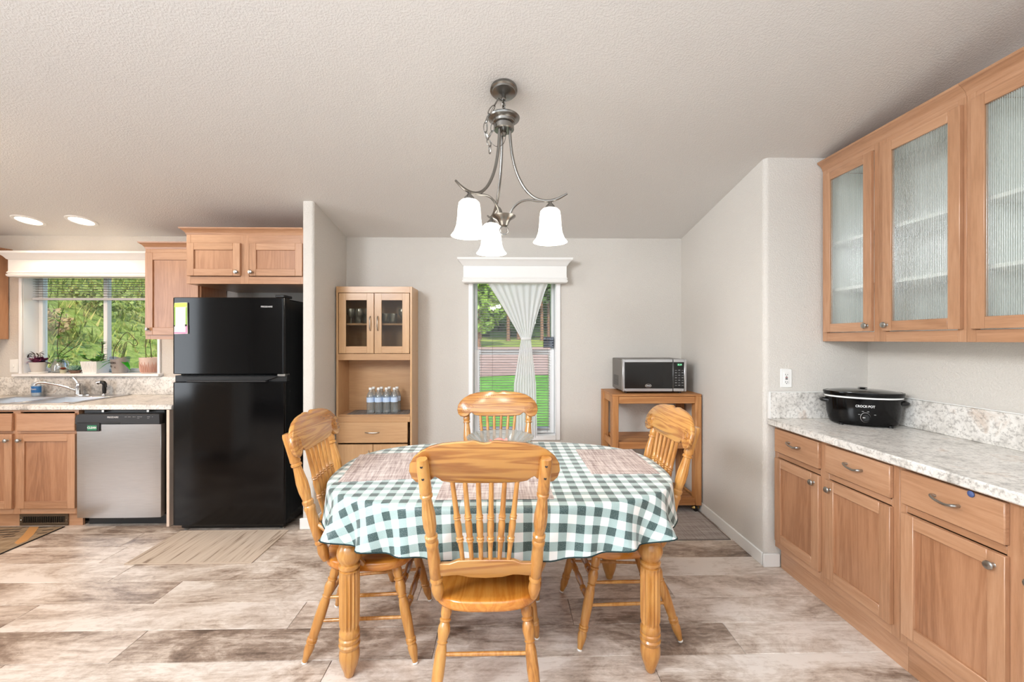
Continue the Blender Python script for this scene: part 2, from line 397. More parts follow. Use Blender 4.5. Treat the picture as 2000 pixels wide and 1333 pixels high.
def leaf_mb(mb, p, d, length, width, up=Vector((0, 0, 1)), bend=.25, fold=.15, n=4):
    p = Vector(p); d = Vector(d).normalized(); side = d.cross(up)
    if side.length < 1e-3: side = d.orthogonal()
    side.normalize(); nrm = side.cross(d).normalized(); vs = []; fs = []
    for i in range(n + 1):
        t = i / n; wdt = width * math.sin(math.pi * (.08 + .88 * t) ** .85) * .5
        c = p + d * (length * t) - nrm * (bend * length * t * t)
        vs += [c - side * wdt + nrm * fold * wdt, c, c + side * wdt + nrm * fold * wdt]
    for i in range(n):
        a = i * 3; fs += [(a, a + 1, a + 4, a + 3), (a + 1, a + 2, a + 5, a + 4)]
    mb.add(vs, fs); return mb

# ------------------------------------------------------------------ the setting
WY = 3.78; XL = -1.406; XR = 1.609; XW = 2.256; STUB = 2.56; PY = 3.135; PX = -1.492; XK = -5.2; REAR = -3.7; RIDGE = -0.4
def ceil(y): return 2.317 + .17 * (WY - y) if y > RIDGE else 2.317 + .17 * (WY - RIDGE) - .17 * (RIDGE - y)
T = .16
# ceiling
mb = MB(); ys = [WY + T, RIDGE, REAR - T]
vs = []; 
for y in ys: vs += [(XK - T, y, ceil(y)), (XW + T, y, ceil(y)), (XK - T, y, ceil(y) + .1), (XW + T, y, ceil(y) + .1)]
fs = []
for k in (0, 1):
    a = k * 4; fs += [(a, a + 1, a + 5, a + 4), (a + 2, a + 6, a + 7, a + 3), (a, a + 4, a + 6, a + 2), (a + 1, a + 3, a + 7, a + 5)]
fs += [(0, 2, 3, 1), (8, 9, 11, 10)]
mb.add(vs, fs, False); struct(mb, 'ceiling', M['ceiling'])
# back wall with two openings
KW = (-4.23, -3.06, 1.10, 2.03); DW = (-.276, .47, .535, 1.99)   # kitchen and dining window openings x0,x1,z0,z1
mb = MB(); TOP = ceil(WY) + .02
def wall_y(mb, x0, x1, z0, z1): mb.box(x0, x1, WY, WY + T, z0, z1, .0005)
wall_y(mb, XK - T, KW[0], 0, TOP); wall_y(mb, KW[0], KW[1], 0, KW[2]); wall_y(mb, KW[0], KW[1], KW[3], TOP)
wall_y(mb, KW[1], DW[0], 0, TOP); wall_y(mb, DW[0], DW[1], 0, DW[2]); wall_y(mb, DW[0], DW[1], DW[3], TOP); wall_y(mb, DW[1], XW + T, 0, TOP)
struct(mb, 'wall_back', M['wall'])
def sloped(name, x0, x1, y0, y1, b=.0, ends=None):
    """wall block whose top follows the ceiling; rounded (bullnose) upright edges at the given corners"""
    pts = []
    def corner(cx, cy, a0):
        if b and ends and (cx, cy) in ends:
            sx = 1 if cx == x0 else -1; sy = 1 if cy == y0 else -1
            ccx, ccy = cx + sx * b, cy + sy * b
            return [(ccx + b * math.cos(R(a0 + k * 15)), ccy + b * math.sin(R(a0 + k * 15))) for k in range(7)]
        return [(cx, cy)]
    pts += corner(x0, y0, 180) + corner(x1, y0, 270) + corner(x1, y1, 0) + corner(x0, y1, 90)
    n = len(pts); vs = [(p[0], p[1], 0) for p in pts] + [(p[0], p[1], ceil(p[1]) + .012) for p in pts]
    fs = [(i, (i + 1) % n, n + (i + 1) % n, n + i) for i in range(n)] + [tuple(range(n))[::-1], tuple(range(n, 2 * n))]
    m = MB().add(vs, fs); return struct(m, name, M['wall'])
sloped('wall_partition', PX, XL, PY, WY, .022, {(PX, PY), (XL, PY)})
sloped('wall_stub', XR, XW + T, STUB, WY, .03, {(XR, STUB)})
sloped('wall_right', XW, XW + T, RIDGE, STUB); sloped('wall_right_rear', XW, XW + T, REAR, RIDGE)
sloped('wall_left', XK - T, XK, RIDGE, WY); sloped('wall_left_rear', XK - T, XK, REAR, RIDGE); sloped('wall_rear', XK - T, XW + T, REAR - T, REAR)
# floor: slab + individual planks
fl = tag(MB().box(XK - T, XW + T, REAR - T, WY + T, -.14, -.006, .001).build('floor', flat('floor_seam', (70, 60, 54), .9)), kind='structure')
PW, PLEN = .2075, 1.395
starts = {1.641: -.75, 1.8485: -1.71, 2.056: -1.05, 2.2635: -1.86, 2.471: -2.29, 2.6785: -2.54, 2.886: -2.6}
pm = None; cache = {}
for k in range(-16, 9):
    y0 = 2.056 + k * PW; y1 = min(y0 + PW, WY)
    if y1 - y0 < .02: continue
    s0 = next((v for yy, v in starts.items() if abs(yy - y0) < .01), rnd.uniform(-3, -1))
    x = s0 - PLEN * math.ceil((s0 - XK) / PLEN)
    while x < XW:
        a, b = max(x, XK), min(x + PLEN, XW)
        if b - a > .03:
            key = (round(b - a, 3), round(y1 - y0, 3))
            if key not in cache:
                o = MB().box(.001, key[0] - .001, .001, key[1] - .001, -.006, 0, .0016).build('plank', M['plank'], fl); cache[key] = o
            else: o = cache[key].copy(); C.objects.link(o)
            o.location = (a, y0, 0)
        x += PLEN
# baseboards
def board(name, x0, x1, y0, y1): struct(MB().box(x0, x1, y0, y1, 0, .082, .004), name, M['white'])
board('baseboard_back', XL, XR, WY - .013, WY); board('baseboard_right', XR - .013, XR, STUB + .01, WY)
board('baseboard_stub', XR - .013, 1.70, STUB - .013, STUB); board('baseboard_left', XL, XL + .013, PY, WY)
board('baseboard_partition', PX - .013, XL + .013, PY - .013, PY); board('baseboard_rear', XK, XW, REAR, REAR + .013)

# ------------------------------------------------------------------ windows
def window(name, op, casing, depth, cw, mull):
    x0, x1, z0, z1 = op
    o = tag(bpy.data.objects.new(name, None), kind='structure'); C.objects.link(o)
    if casing:
        MB().box(x0 - cw, x0, WY - .016, WY, z0 - cw, z1 + cw, .004).box(x1, x1 + cw, WY - .016, WY, z0 - cw, z1 + cw, .004)\
            .box(x0, x1, WY - .016, WY, z1, z1 + cw, .004).box(x0, x1, WY - .016, WY, z0 - cw, z0, .004).build('casing', M['vinyl'], o)
    e = .004
    MB().box(x0, x0 + e, WY - .002, WY + depth, z0, z1, .001).box(x1 - e, x1, WY - .002, WY + depth, z0, z1, .001).box(x0, x1, WY - .002, WY + depth, z1 - e, z1, .001)\
        .box(x0, x1, WY - .002, WY + depth, z0, z0 + e, .001).build('jamb_liner', M['vinyl'], o)
    ya, yb = WY + depth - .045, WY + depth; f = .03
    def frame(nm, a, b, c, d, f, ya, yb):
        MB().box(a, a + f, ya, yb, c, d, .003).box(b - f, b, ya, yb, c, d, .003).box(a + f, b - f, ya, yb, c, c + f, .003).box(a + f, b - f, ya, yb, d - f, d, .003).build(nm, M['vinyl'], o)
        box('pane', M['glass'], o, a + f, b - f, (ya + yb) / 2 - .002, (ya + yb) / 2 + .002, c + f, d - f, b=.0005)
    if mull == 'slider':
        xm = (x0 + x1) / 2
        frame('sash', x0 + .006, xm + .034, z0 + .006, z1 - .006, .036, ya, yb); frame('sash', xm - .02, x1 - .006, z0 + .006, z1 - .006, .03, ya + .02, yb + .02)
    else:
        zm = 1.29
        frame('sash', x0 + .006, x1 - .006, zm - .02, z1 - .006, .026, ya + .02, yb + .02); frame('sash', x0 + .006, x1 - .006, z0 + .006, zm + .02, .05, ya - .01, yb - .015)
    return o
kw = window('window_1', KW, True, .16, .026, 'slider')
MB().box(KW[0] - .045, KW[1] + .045, WY - .055, WY + .115, KW[2] - .022, KW[2] + .003, .005).build('window_sill', M['vinyl'], kw)
dw = window('window_2', DW, True, .13, .04, 'hung')
# security sticker on the upper sash of the dining window
st = thing('window_sticker', 'small dark notice sticker stuck in the lower corner of the narrow dining window', 'sticker', (.412, WY + .078, 1.375))
MB().box(-.048, .048, -.001, .0005, -.049, .049, .0003).build('backing', flat('sticker_navy', (44, 52, 66), .4), st)
mb = MB().box(-.046, -.026, -.0018, -.001, .026, .046, .0002)
for k in range(2): mb.box(-.02, .045, -.0018, -.001, .024 + k * .012, .03 + k * .012, .0002)
for k in range(5): mb.box(-.044, .044 - .012 * (k % 2), -.0018, -.001, -.042 + k * .0115, -.036 + k * .0115, .0002)
mb.build('printed_lines', flat('sticker_print', (150, 160, 172), .5), st)
# valances
VP = [(0, .002), (.008, .009), (.02, .01), (.026, .001), (.036, .008), (.048, 0), (.145, 0), (.15, .008), (.17, .02), (.19, .04), (.196, .048), (.212, .05)]
def valance(name, label, x0, x1, z0, depth):
    v = thing(name, label, 'valance', ((x0 + x1) / 2, WY, z0)); h = (x1 - x0) / 2
    MB().cornice(-h, h, -depth, 0, VP[:6]).build('lower_bead', M['white'], v); MB().cornice(-h, h, -depth, 0, VP[5:7]).build('face_board', M['white'], v)
    MB().cornice(-h, h, -depth, 0, VP[6:]).build('crown', M['white'], v); return v
valance('window_valance', 'short white moulded valance box above the narrow dining window', -.354, .552, 1.902, .1)
valance('window_valance', 'long white moulded valance box above the kitchen sink window', -4.235, -3.02, 1.940, .11)
# mini blinds
def slat_mb(w):
    vs = []; n = 4
    for i in range(n + 1):
        t = i / n - .5; z = .0042 * (1 - 4 * t * t); vs += [(-w, t * .025, z), (w, t * .025, z)]
    return MB().add(vs, [(2 * i, 2 * i + 1, 2 * i + 3, 2 * i + 2) for i in range(n)])
bl = thing('window_blind', 'white horizontal mini blind hanging open in the narrow dining window', 'blind', (.097, WY + .052, .55))
xs = .325; first = None
MB().box(-xs, xs, -.016, .016, 1.395, 1.43, .003).build('head_rail', M['vinyl'], bl); MB().box(-xs, xs, -.012, .012, 0, .014, .003).build('bottom_rail', M['vinyl'], bl)
SL = flat('shaded_blind_slat', (150, 142, 136), .5)  # white slats; their shade against the daylight is mixed into this grey
for k in range(58):
    if first is None: o = first = slat_mb(xs - .004).build('slat', SL, bl)
    else: o = first.copy(); C.objects.link(o)
    o.location = (0, 0, .033 + k * .0234)
for x in (-.30, -.2, .13, .30):
    MB().rod((x, -.0135, .01), (x, -.0135, 1.4), .0011, 5).build('ladder_cord', flat('blind_cord', (120, 112, 106), .8), bl)
bl2 = thing('window_blind', 'white mini blind pulled half up in the kitchen sink window', 'blind', (-3.645, WY + .072, 1.755))
xs = .575; first = None
MB().box(-xs, xs, -.014, .014, 0, .022, .003).build('bottom_rail', flat('blind_rail', (196, 196, 198), .5), bl2); MB().box(-xs, xs, -.016, .016, .225, .255, .003).build('head_rail', M['vinyl'], bl2)
for k in range(9):
    if first is None: o = first = slat_mb(xs - .004).build('slat', SL, bl2)
    else: o = first.copy(); C.objects.link(o)
    o.location = (0, 0, .034 + k * .0215)
for x in (-.48, -.45, .1, .48): MB().rod((x, -.0135, .01), (x, -.0135, .23), .0011, 5).build('ladder_cord', SL, bl2)
# sheer curtain, gathered with a tie
mb = MB(); vs = []; fs = []; NU, NV = 72, 46
zt, zb = 1.925, .52
for j in range(NV + 1):
    z = zt + (zb - zt) * j / NV
    if z > 1.41:
        t = (zt - z) / (zt - 1.41); l = -.162 + (.155 + .162) * t ** .92; r = .408 + (.243 - .408) * (t ** .85)
    else:
        t = (1.41 - z) / (1.41 - zb); e = min(1, t * 2.2); l = .155 - .058 * e - .012 * t; r = .243 + .035 * e + .022 * t
    wd = r - l; amp = min(.009, .012 * (wd / .3))
    for i in range(NU + 1):
        u = i / NU; x = l + wd * u
        y = WY - .018 + amp * math.sin(u * math.pi * 17 + .6 * math.sin(5 * u + j * .05)) * (.75 + .25 * math.sin(u * 9))
        vs.append((x, y, z))
for j in range(NV):
    for i in range(NU): a = j * (NU + 1) + i; fs.append((a, a + 1, a + NU + 2, a + NU + 1))
cur = thing('sheer_curtain', 'white sheer curtain gathered to a narrow waist over the dining window', 'curtain', (.2, WY - .018, .52))
mb.add([(x - .2, y - WY + .018, z - .52) for x, y, z in vs], fs).build('curtain_panel', M['sheer'], cur, angle=180)
MB().lathe(-.001, 0, [(.044, .878), (.048, .884), (.048, .894), (.044, .9)], 20, sy=.42).build('tie_band', M['sheer'], cur)

# ------------------------------------------------------------------ cabinet pieces (local: x along the front, front at y=0 facing -y)
def knob(parent, x, y, z, name='knob'):
    return MB().turn((x, y, z), (x, y - .027, z), [(0, .008), (.12, .0055), (.45, .0055), (.55, .012), (.75, .0155), (.92, .013), (1, .006)], 14).build(name, M['steel'], parent)
def pull(parent, x, y, z, w=.085):
    pts = [(x - w / 2, y, z + .004), (x - w / 2, y - .018, z + .007), (x - w * .25, y - .026, z - .001), (x + w * .2, y - .027, z - .006), (x + w / 2, y - .02, z - .001), (x + w / 2, y, z - .002)]
    return MB().tube(pts, [.006, .0058, .0046, .0048, .006, .006], 8, sub=5).build('handle', M['steel'], parent)
def arch_pull(parent, p, q, out=.022, r=.0038):
    p, q = Vector(p), Vector(q); m = (p + q) / 2; d = q - p
    pts = [p, p + d * .08 + Vector((0, -out * .6, 0)), p + d * .3 + Vector((0, -out, 0)), q - d * .3 + Vector((0, -out, 0)), q - d * .08 + Vector((0, -out * .6, 0)), q]
    return MB().tube(pts, r, 8, sub=4).build('handle', M['steel'], parent)
def shaker(cab, x0, x1, z0, z1, fr=.052, kx=None, kz=None, mats=('cab_z', 'cab_x'), t=.019, glassm=None, reed=False):
    d = bpy.data.objects.new('door', None); C.objects.link(d); d.parent = cab; y0, y1 = -t, 0
    for a, b in ((x0, x0 + fr), (x1 - fr, x1)): box('stile', M[mats[0]], d, a, b, y0, y1, z0, z1, b=.0018)
    for a, b in ((z0, z0 + fr), (z1 - fr, z1)): box('rail', M[mats[1]], d, x0 + fr, x1 - fr, y0, y1, a, b, b=.0018)
    if glassm is None: box('door_panel', M['cab_p'], d, x0 + fr - .003, x1 - fr + .003, y0 + .010, y1 - .002, z0 + fr - .003, z1 - fr + .003, b=.0005)
    elif reed:
        a, b = x0 + fr - .004, x1 - fr + .004; n = int((b - a) / .0075); vs = []; fs = []
        m = 4
        for i in range(n * m + 1):
            x = a + (b - a) * i / (n * m); y = -.0095 - .0028 * abs(math.sin(math.pi * i / m)); vs += [(x, y, z0 + fr - .004), (x, y, z1 - fr + .004)]
        fs = [(2 * i, 2 * i + 2, 2 * i + 3, 2 * i + 1) for i in range(n * m)]
        MB().add(vs, fs).build('reeded_pane', glassm, d, angle=60)
    else: box('pane', glassm, d, x0 + fr - .004, x1 - fr + .004, y0 + .008, y0 + .011, z0 + fr - .004, z1 - fr + .004, b=.0004)
    if kx is not None: knob(d, kx, y0, kz)
    return d
def drawer(cab, x0, x1, z0, z1, mat='cab_x', t=.019, handle=True):
    d = box('drawer', M[mat], cab, x0, x1, -t, 0, z0, z1, b=.003)
    if handle: pull(d, (x0 + x1) / 2, -t, (z0 + z1) / 2 + .008)
    return d
def carcass(cab, w, d, z0, z1, face_rails, stiles, open_front=True, toe=None, inner=None, sides=('cab_z', 'cab_z')):
    """open box + face frame. face_rails: list of (z0,z1); stiles: list of (x0,x1)"""
    mi = inner or M['cab_z']; t = .016
    box('side_panel', M[sides[0]], cab, 0, t, .019, d, z0, z1, b=.001); box('side_panel', M[sides[1]], cab, w - t, w, .019, d, z0, z1, b=.001)
    MB().box(t, w - t, .022, d, z0, z0 + t, .0005).box(t, w - t, .022, d, z1 - t, z1, .0005).box(t, w - t, d - .008, d, z0 + t, z1 - t, .0005).build('carcass', mi, cab)
    for a, b in stiles: box('face_stile', M['cab_z'], cab, a, b, 0, .019, z0, z1, b=.001)
    xs = sorted(stiles)
    for a, b in face_rails:
        for (p, q) in zip(xs[:-1], xs[1:]): box('face_rail', M['cab_x'], cab, p[1], q[0], .0003, .019, a, b, b=.0008)
    if toe: box('toe_kick', M['cab_x'], cab, 0, w, toe[0], toe[0] + .018, 0, toe[1], b=.001)
CROWN = [(0, 0), (.008, .004), (.014, .004), (.02, .008), (.03, .014), (.04, .026), (.046, .034), (.056, .036)]

# right-hand run: base units (x local runs from the stub wall towards the camera)
def base_unit(loc, rz, label, w, spans, doors, d=.585):
    c = thing('base_cabinet', label, 'cabinet', loc, rz)
    carcass(c, w, d, .135, .876, [(.135, .18), (.688, .715), (.862, .876)], spans, toe=(.036, .135))
    for (a, b, kx) in doors:
        drawer(c, a, b, .722, .862); shaker(c, a, b, .182, .685, kx=kx, kz=.642)
    return c
FX = 1.665
base_unit((FX, 2.545, 0), -90, 'cherry base cabinet below the slow cooker, against the stub wall', .812, [(0, .03), (.37, .43), (.775, .812)], [(.022, .377, .345), (.424, .785, .456)])
base_unit((FX, 1.732, 0), -90, 'cherry base cabinet nearest the camera, its drawer marked by a blue dot', .812, [(0, .03), (.375, .435), (.78, .812)], [(.022, .384, .352), (.43, .79, .462)])
box('cabinet_end_dummy', M['cab_z'], None, 0, .01, 0, .01, 0, .01) if False else None
dot = tag(MB().turn((1.6445, 1.445, .857), (1.638, 1.445, .857), [(0, .011), (.5, .0115), (1, .006)], 12).build('bumper_dot', flat('blue_putty', (74, 92, 140), .5)), 'small blue dot stuck on the top edge of the drawer front', 'sticker')
wt = thing('countertop', 'speckled grey stone laminate countertop over the right-hand base cabinets', 'countertop', (1.62, 2.553, .877))
MB().box(.0, .634, -1.64, 0, 0, .04, .006).build('slab', M['laminate'], wt)
MB().box(.612, .634, -1.64, 0, .04, .2, .003).build('backsplash', M['laminate'], wt)
MB().box(0.008, .612, -.02, 0, .04, .2, .003).build('end_splash', M['laminate'], wt)
MB().box(.604, .615, -1.64, -.02, .1995, .204, .001).box(.002, .01, -.0215, 0, .04, .204, .001).box(.01, .61, -.0215, 0, .2, .204, .001).build('splash_edging', M['white'], wt)

# right-hand wall cabinets with reeded glass
def glass_upper(y_start, label, spans, doors, crown_ends):
    c = thing('wall_cabinet', label, 'cabinet', (1.968, y_start, 1.39), -90); w = .806
    carcass(c, w, .286, 0, 1.05, [(0, .052), (1.018, 1.05)], spans, inner=M['cab_in'])
    for z in (.30, .58): box('shelf', M['white'], c, .016, w - .016, .022, .278, z, z + .018, b=.001)
    box('liner_left', M['cab_in'], c, .0165, .019, .022, .278, .017, 1.03, b=.0005); box('liner_right', M['cab_in'], c, w - .019, w - .0165, .022, .278, .017, 1.03, b=.0005)
    for a, b, kx in doors: shaker(c, a, b, .055, 1.015, fr=.05, kx=kx, kz=.086, glassm=M['reeded'], reed=True)
    MB().cornice(0, w, .0, .286, [(1.045 + z, o) for z, o in CROWN], crown_ends).build('crown', M['cab_x'], c)
    return c
glass_upper(2.553, 'cherry wall cabinet with two reeded glass doors above the slow cooker', [(0, .035), (.36, .43), (.77, .806)], [(.03, .361, .337), (.427, .795, .452)], (0, 0))
glass_upper(1.746, 'cherry wall cabinet with reeded glass, cut off by the right edge of the photo', [(0, .035), (.38, .43), (.77, .806)], [(.03, .39, .366), (.43, .795, .455)], (0, 1))

# outlet on the stub wall, switch by the kitchen window
ol = thing('wall_outlet', 'white outlet with test buttons on the stub wall above the countertop', 'outlet', (1.741, STUB, 1.163))
MB().box(-.036, .036, -.006, 0, -.058, .058, .003).build('cover_plate', M['white'], ol)
MB().box(-.017, .017, -.0085, -.005, -.034, .034, .002).build('receptacle', M['white'], ol)
mb = MB()
for z in (-.024, .022): mb.box(-.008, -.0055, -.0092, -.008, z - .004, z + .005, .0002).box(.005, .0075, -.0092, -.008, z - .004, z + .004, .0002).turn((0, -.0085, z - .009), (0, -.0092, z - .009), [(0, .0025), (1, .0025)], 8)
mb.box(-.007, .007, -.0095, -.008, -.008, -.001, .0003).build('slots', M['black'], ol); MB().box(-.007, .007, -.0095, -.008, .002, .008, .0003).build('test_button', flat('red_button', (120, 40, 40), .4), ol)
sw = thing('light_switch', 'white rocker light switch left of the kitchen window', 'switch', (-4.305, WY, 1.17))
MB().box(-.036, .036, -.006, 0, -.058, .058, .003).build('cover_plate', M['white'], sw); MB().box(-.006, .006, -.014, -.005, -.014, .012, .002).build('toggle', M['white'], sw)

# ------------------------------------------------------------------ kitchen side
FY = 3.20
sc_ = thing('base_cabinet', 'cherry sink base cabinet with floor vent, left of the dishwasher', 'cabinet', (-4.08, FY, 0)); W = .905
carcass(sc_, W, .56, .10, .876, [(.10, .14), (.70, .72), (.862, .876)], [(0, .04), (.425, .48), (W - .03, W)], toe=(.03, .10))
drawer(sc_, .02, .435, .722, .852, handle=False); drawer(sc_, .47, W - .012, .722, .852, handle=False)
shaker(sc_, .02, .435, .145, .70, kx=.408, kz=.655, fr=.055); shaker(sc_, .47, W - .012, .145, .70, kx=.498, kz=.655, fr=.055)
lc = thing('base_cabinet', 'cherry base cabinet at the left edge, beyond the sink unit', 'cabinet', (-5.0, FY, 0))
carcass(lc, .918, .56, .10, .876, [(.10, .14), (.70, .72), (.862, .876)], [(0, .04), (.43, .48), (.878, .918)], toe=(.03, .10))
drawer(lc, .02, .44, .722, .852); drawer(lc, .47, .90, .722, .852); shaker(lc, .02, .44, .145, .70, kx=.412, kz=.655); shaker(lc, .47, .90, .145, .70, kx=.498, kz=.655)
ve = thing('floor_vent', 'bronze slotted heating vent on the toe kick below the sink cabinet', 'vent', (-3.455, 3.2285, .0))
MB().box(-.178, .178, -.008, .0, .004, .024, .002).box(-.178, .178, -.008, 0, .071, .094, .002).box(-.178, -.155, -.008, 0, .024, .071, .002).box(.155, .178, -.008, 0, .024, .071, .002).build('vent_frame', flat('bronze_enamel', (92, 76, 58), .4, .3), ve)
box('vent_well', M['black'], ve, -.156, .156, -.002, 0, .023, .072, b=.0003)
mb = MB()
for k in range(23): mb.box(-.152 + k * .0135, -.147 + k * .0135, -.007, -.002, .024, .071, .0005)
tag(mb.build('louvers', flat('bronze_enamel_slat', (74, 64, 52), .4, .5), ve), kind='stuff')
for x in (-.168, .168): MB().turn((x, -.007, .046), (x, -.0105, .046), [(0, .005), (1, .003)], 8).build('screw', M['chrome'], ve)
ct = thing('countertop', 'speckled beige stone laminate countertop around the kitchen sink', 'countertop', (-5.05, 3.18, .877))
xr = 2.575; X0, X1, Y0, Y1 = .93, 1.76, .055, .505      # cut-out of the sink
MB().box(0, X0, 0, .598, 0, .038, .005).box(X1, xr, 0, .598, 0, .038, .005).box(X0, X1, 0, Y0, 0, .038, .005).box(X0, X1, Y1, .598, 0, .038, .005).build('slab', M['laminate'], ct)
MB().box(0, xr, .577, .598, .038, .198, .003).build('backsplash', M['laminate'], ct)
# sink
sk = thing('kitchen_sink', 'double bowl stainless drop-in sink in the kitchen countertop', 'sink', (-5.05, 3.18, .915))
a0, a1, b0, b1 = X0 - .02, X1 + .02, Y0 - .012, .575
xm = (X0 + X1) / 2
mb = MB().box(a0, a1, b0, b0 + .03, 0.0005, .006, .002).box(a0, a1, .42, b1, .0005, .006, .002).box(a0, a0 + .045, b0 + .03, .42, .0005, .006, .002).box(a1 - .045, a1, b0 + .03, .42, .0005, .006, .002).box(xm - .02, xm + .02, b0 + .03, .42, .0005, .006, .002)
mb.build('rim', M['stainless'], sk)
for (p, q) in ((a0 + .045, xm - .02), (xm + .02, a1 - .045)):
    vs = []; y0, y1 = b0 + .03, .42
    for (i, z) in ((0, .003), (.012, -.12), (.04, -.165)):
        vs += [(p + i, y0 + i, z), (q - i, y0 + i, z), (q - i, y1 - i, z), (p + i, y1 - i, z)]
    fs = [(k * 4 + i, k * 4 + (i + 1) % 4, k * 4 + 4 + (i + 1) % 4, k * 4 + 4 + i) for k in (0, 1) for i in range(4)] + [(8, 9, 10, 11)]
    b = MB().add(vs, fs, False).build('bowl', M['stainless'], sk)
    MB().lathe((p + q) / 2, (y0 + y1) / 2, [(.045, -.164), (.04, -.161), (.012, -.162)], 16).build('drain', M['chrome'], b)
fa = thing('faucet', 'chrome single lever faucet standing behind the sink bowls', 'faucet', (-3.672, 3.70, .921))
MB().lathe(0, 0, [(.1, 0), (.098, .006), (.06, .011), (.02, .012)], 28, sy=.32).build('base_plate', M['chrome'], fa)
MB().lathe(0, 0, [(.026, .01), (.024, .03), (.022, .075), (.024, .085), (.02, .1), (.008, .106)], 20).build('body', M['chrome'], fa)
MB().tube([(-.015, -.01, .045), (-.09, -.05, .085), (-.17, -.1, .117), (-.205, -.12, .12), (-.222, -.13, .112), (-.226, -.132, .098)], [.011, .010, .009, .0095, .011, .011], 10).build('spout', M['chrome'], fa)
MB().tube([(-.004, 0, .1), (-.02, 0, .125), (-.045, .0, .15), (-.062, 0, .158)], [.012, .009, .007, .006], 8).build('lever', M['chrome'], fa)
sp = thing('sink_sprayer', 'black pull-out sink sprayer standing right of the faucet', 'sprayer', (-3.455, 3.70, .921))
MB().lathe(0, 0, [(.022, 0), (.022, .008), (.015, .014)], 16).build('collar', M['chrome'], sp); MB().lathe(0, 0, [(.012, .01), (.015, .05), (.013, .085), (.016, .1)], 14).tube([(0, 0, .095), (-.006, 0, .108), (-.03, -.006, .112), (-.048, -.01, .104)], [.015, .016, .013, .013], 10).box(.006, .022, -.005, .005, .066, .104, .003).build('head', M['black'], sp)
MB().turn((-.024, -.005, .114), (-.05, -.011, .108), [(0, .0135), (1, .0125)], 12).build('nozzle', M['chrome'], sp)
so = thing('soap_bottle', 'clear dish soap bottle with blue label behind the sink', 'bottle', (-4.02, 3.69, .921))
MB().lathe(0, 0, [(.034, 0), (.037, .01), (.036, .09), (.026, .108), (.012, .115)], 24, sy=.6).build('body', flat('soap_plastic', (206, 222, 236), .2, 0, Transmission_Weight=.3), so)
MB().lathe(0, 0, [(.014, .113), (.014, .128), (.008, .13), (.007, .148), (.002, .15)], 14).build('cap', M['white'], so)
MB().lathe(0, 0, [(.0374, .025), (.0376, .055), (.0368, .08)], 24, cap=False, sy=.62).build('label', flat('soap_label_blue', (44, 112, 178), .4), so)
text('Dawn', .022, M['ink'], so, (0, -.0245, .056))

# dishwasher
dwm = thing('dishwasher', 'stainless dishwasher with black control strip between sink cabinet and fridge', 'dishwasher', (-3.169, FY, 0)); W = .617
box('body', M['black'], dwm, .012, W - .005, .02, .55, .10, .872, b=.004)
vs = []; fs = []; n = 14
for i in range(n + 1):
    t = i / n; x = .003 + (W - .006) * t; y = -.022 - .010 * math.sin(math.pi * t) ** .6
    vs += [(x, y, .078), (x, y - .002, .772)]
m = MB().add(vs, [(2 * i, 2 * i + 2, 2 * i + 3, 2 * i + 1) for i in range(n)])
m.box(.003, W - .003, -.02, .018, .078, .772, .002); m.build('door', M['stainless'], dwm)
MB().prism([(.0, .772), (W - .002, .772), (W - .002, .845), (W - .01, .85), (.03, .85), (.008, .842), (0, .825)], lambda x, z: 0, -.034, .018, .004).build('control_panel', M['charcoal'], dwm)
box('handle_recess', M['black'], dwm, .20, .33, -.036, -.03, .778, .79, b=.001)
box('toe_panel', M['black'], dwm, .02, W, .05, .07, 0, .074, b=.002)
text('FRIGIDAIRE', .017, M['ink'], dwm, (.275, -.0346, .825), sx=.95)
mb = MB()
for k, (x, w_) in enumerate(((.36, .018), (.385, .02), (.418, .014), (.436, .004), (.452, .02), (.475, .012), (.525, .02), (.56, .006))): mb.box(x, x + w_, -.0346, -.0338, .826, .829, .0002)
for x in (.452, .525): mb.box(x, x + .016, -.0346, -.0338, .815, .817, .0002)
mb.build('control_marks', M['grey_ink'], dwm)
for x in (.17, .50): box('mounting_clip', M['steel'], dwm, x, x + .018, -.01, .04, .858, .876, b=.001)
cm = thing('clean_sign', 'black magnet with green CLEAN panel on the dishwasher door', 'magnet', (-3.07, FY - .0355, .752))
MB().box(-.085, .085, -.006, .0, -.03, .034, .006).build('holder', M['black'], cm); box('sign_panel', flat('sign_green', (40, 130, 92), .5), cm, -.002, .066, -.008, -.005, -.022, .016, b=.0008)
text('CLEAN', .021, M['ink'], cm, (.032, -.0083, -.002), bold=.0006)
ep = tag(MB().box(-2.522, -2.5, FY - .012, WY - .01, 0, .876, .002).build('end_panel', flat('pale_end_panel', (226, 204, 186), .5)), 'pale upright end panel between dishwasher and fridge', 'panel')

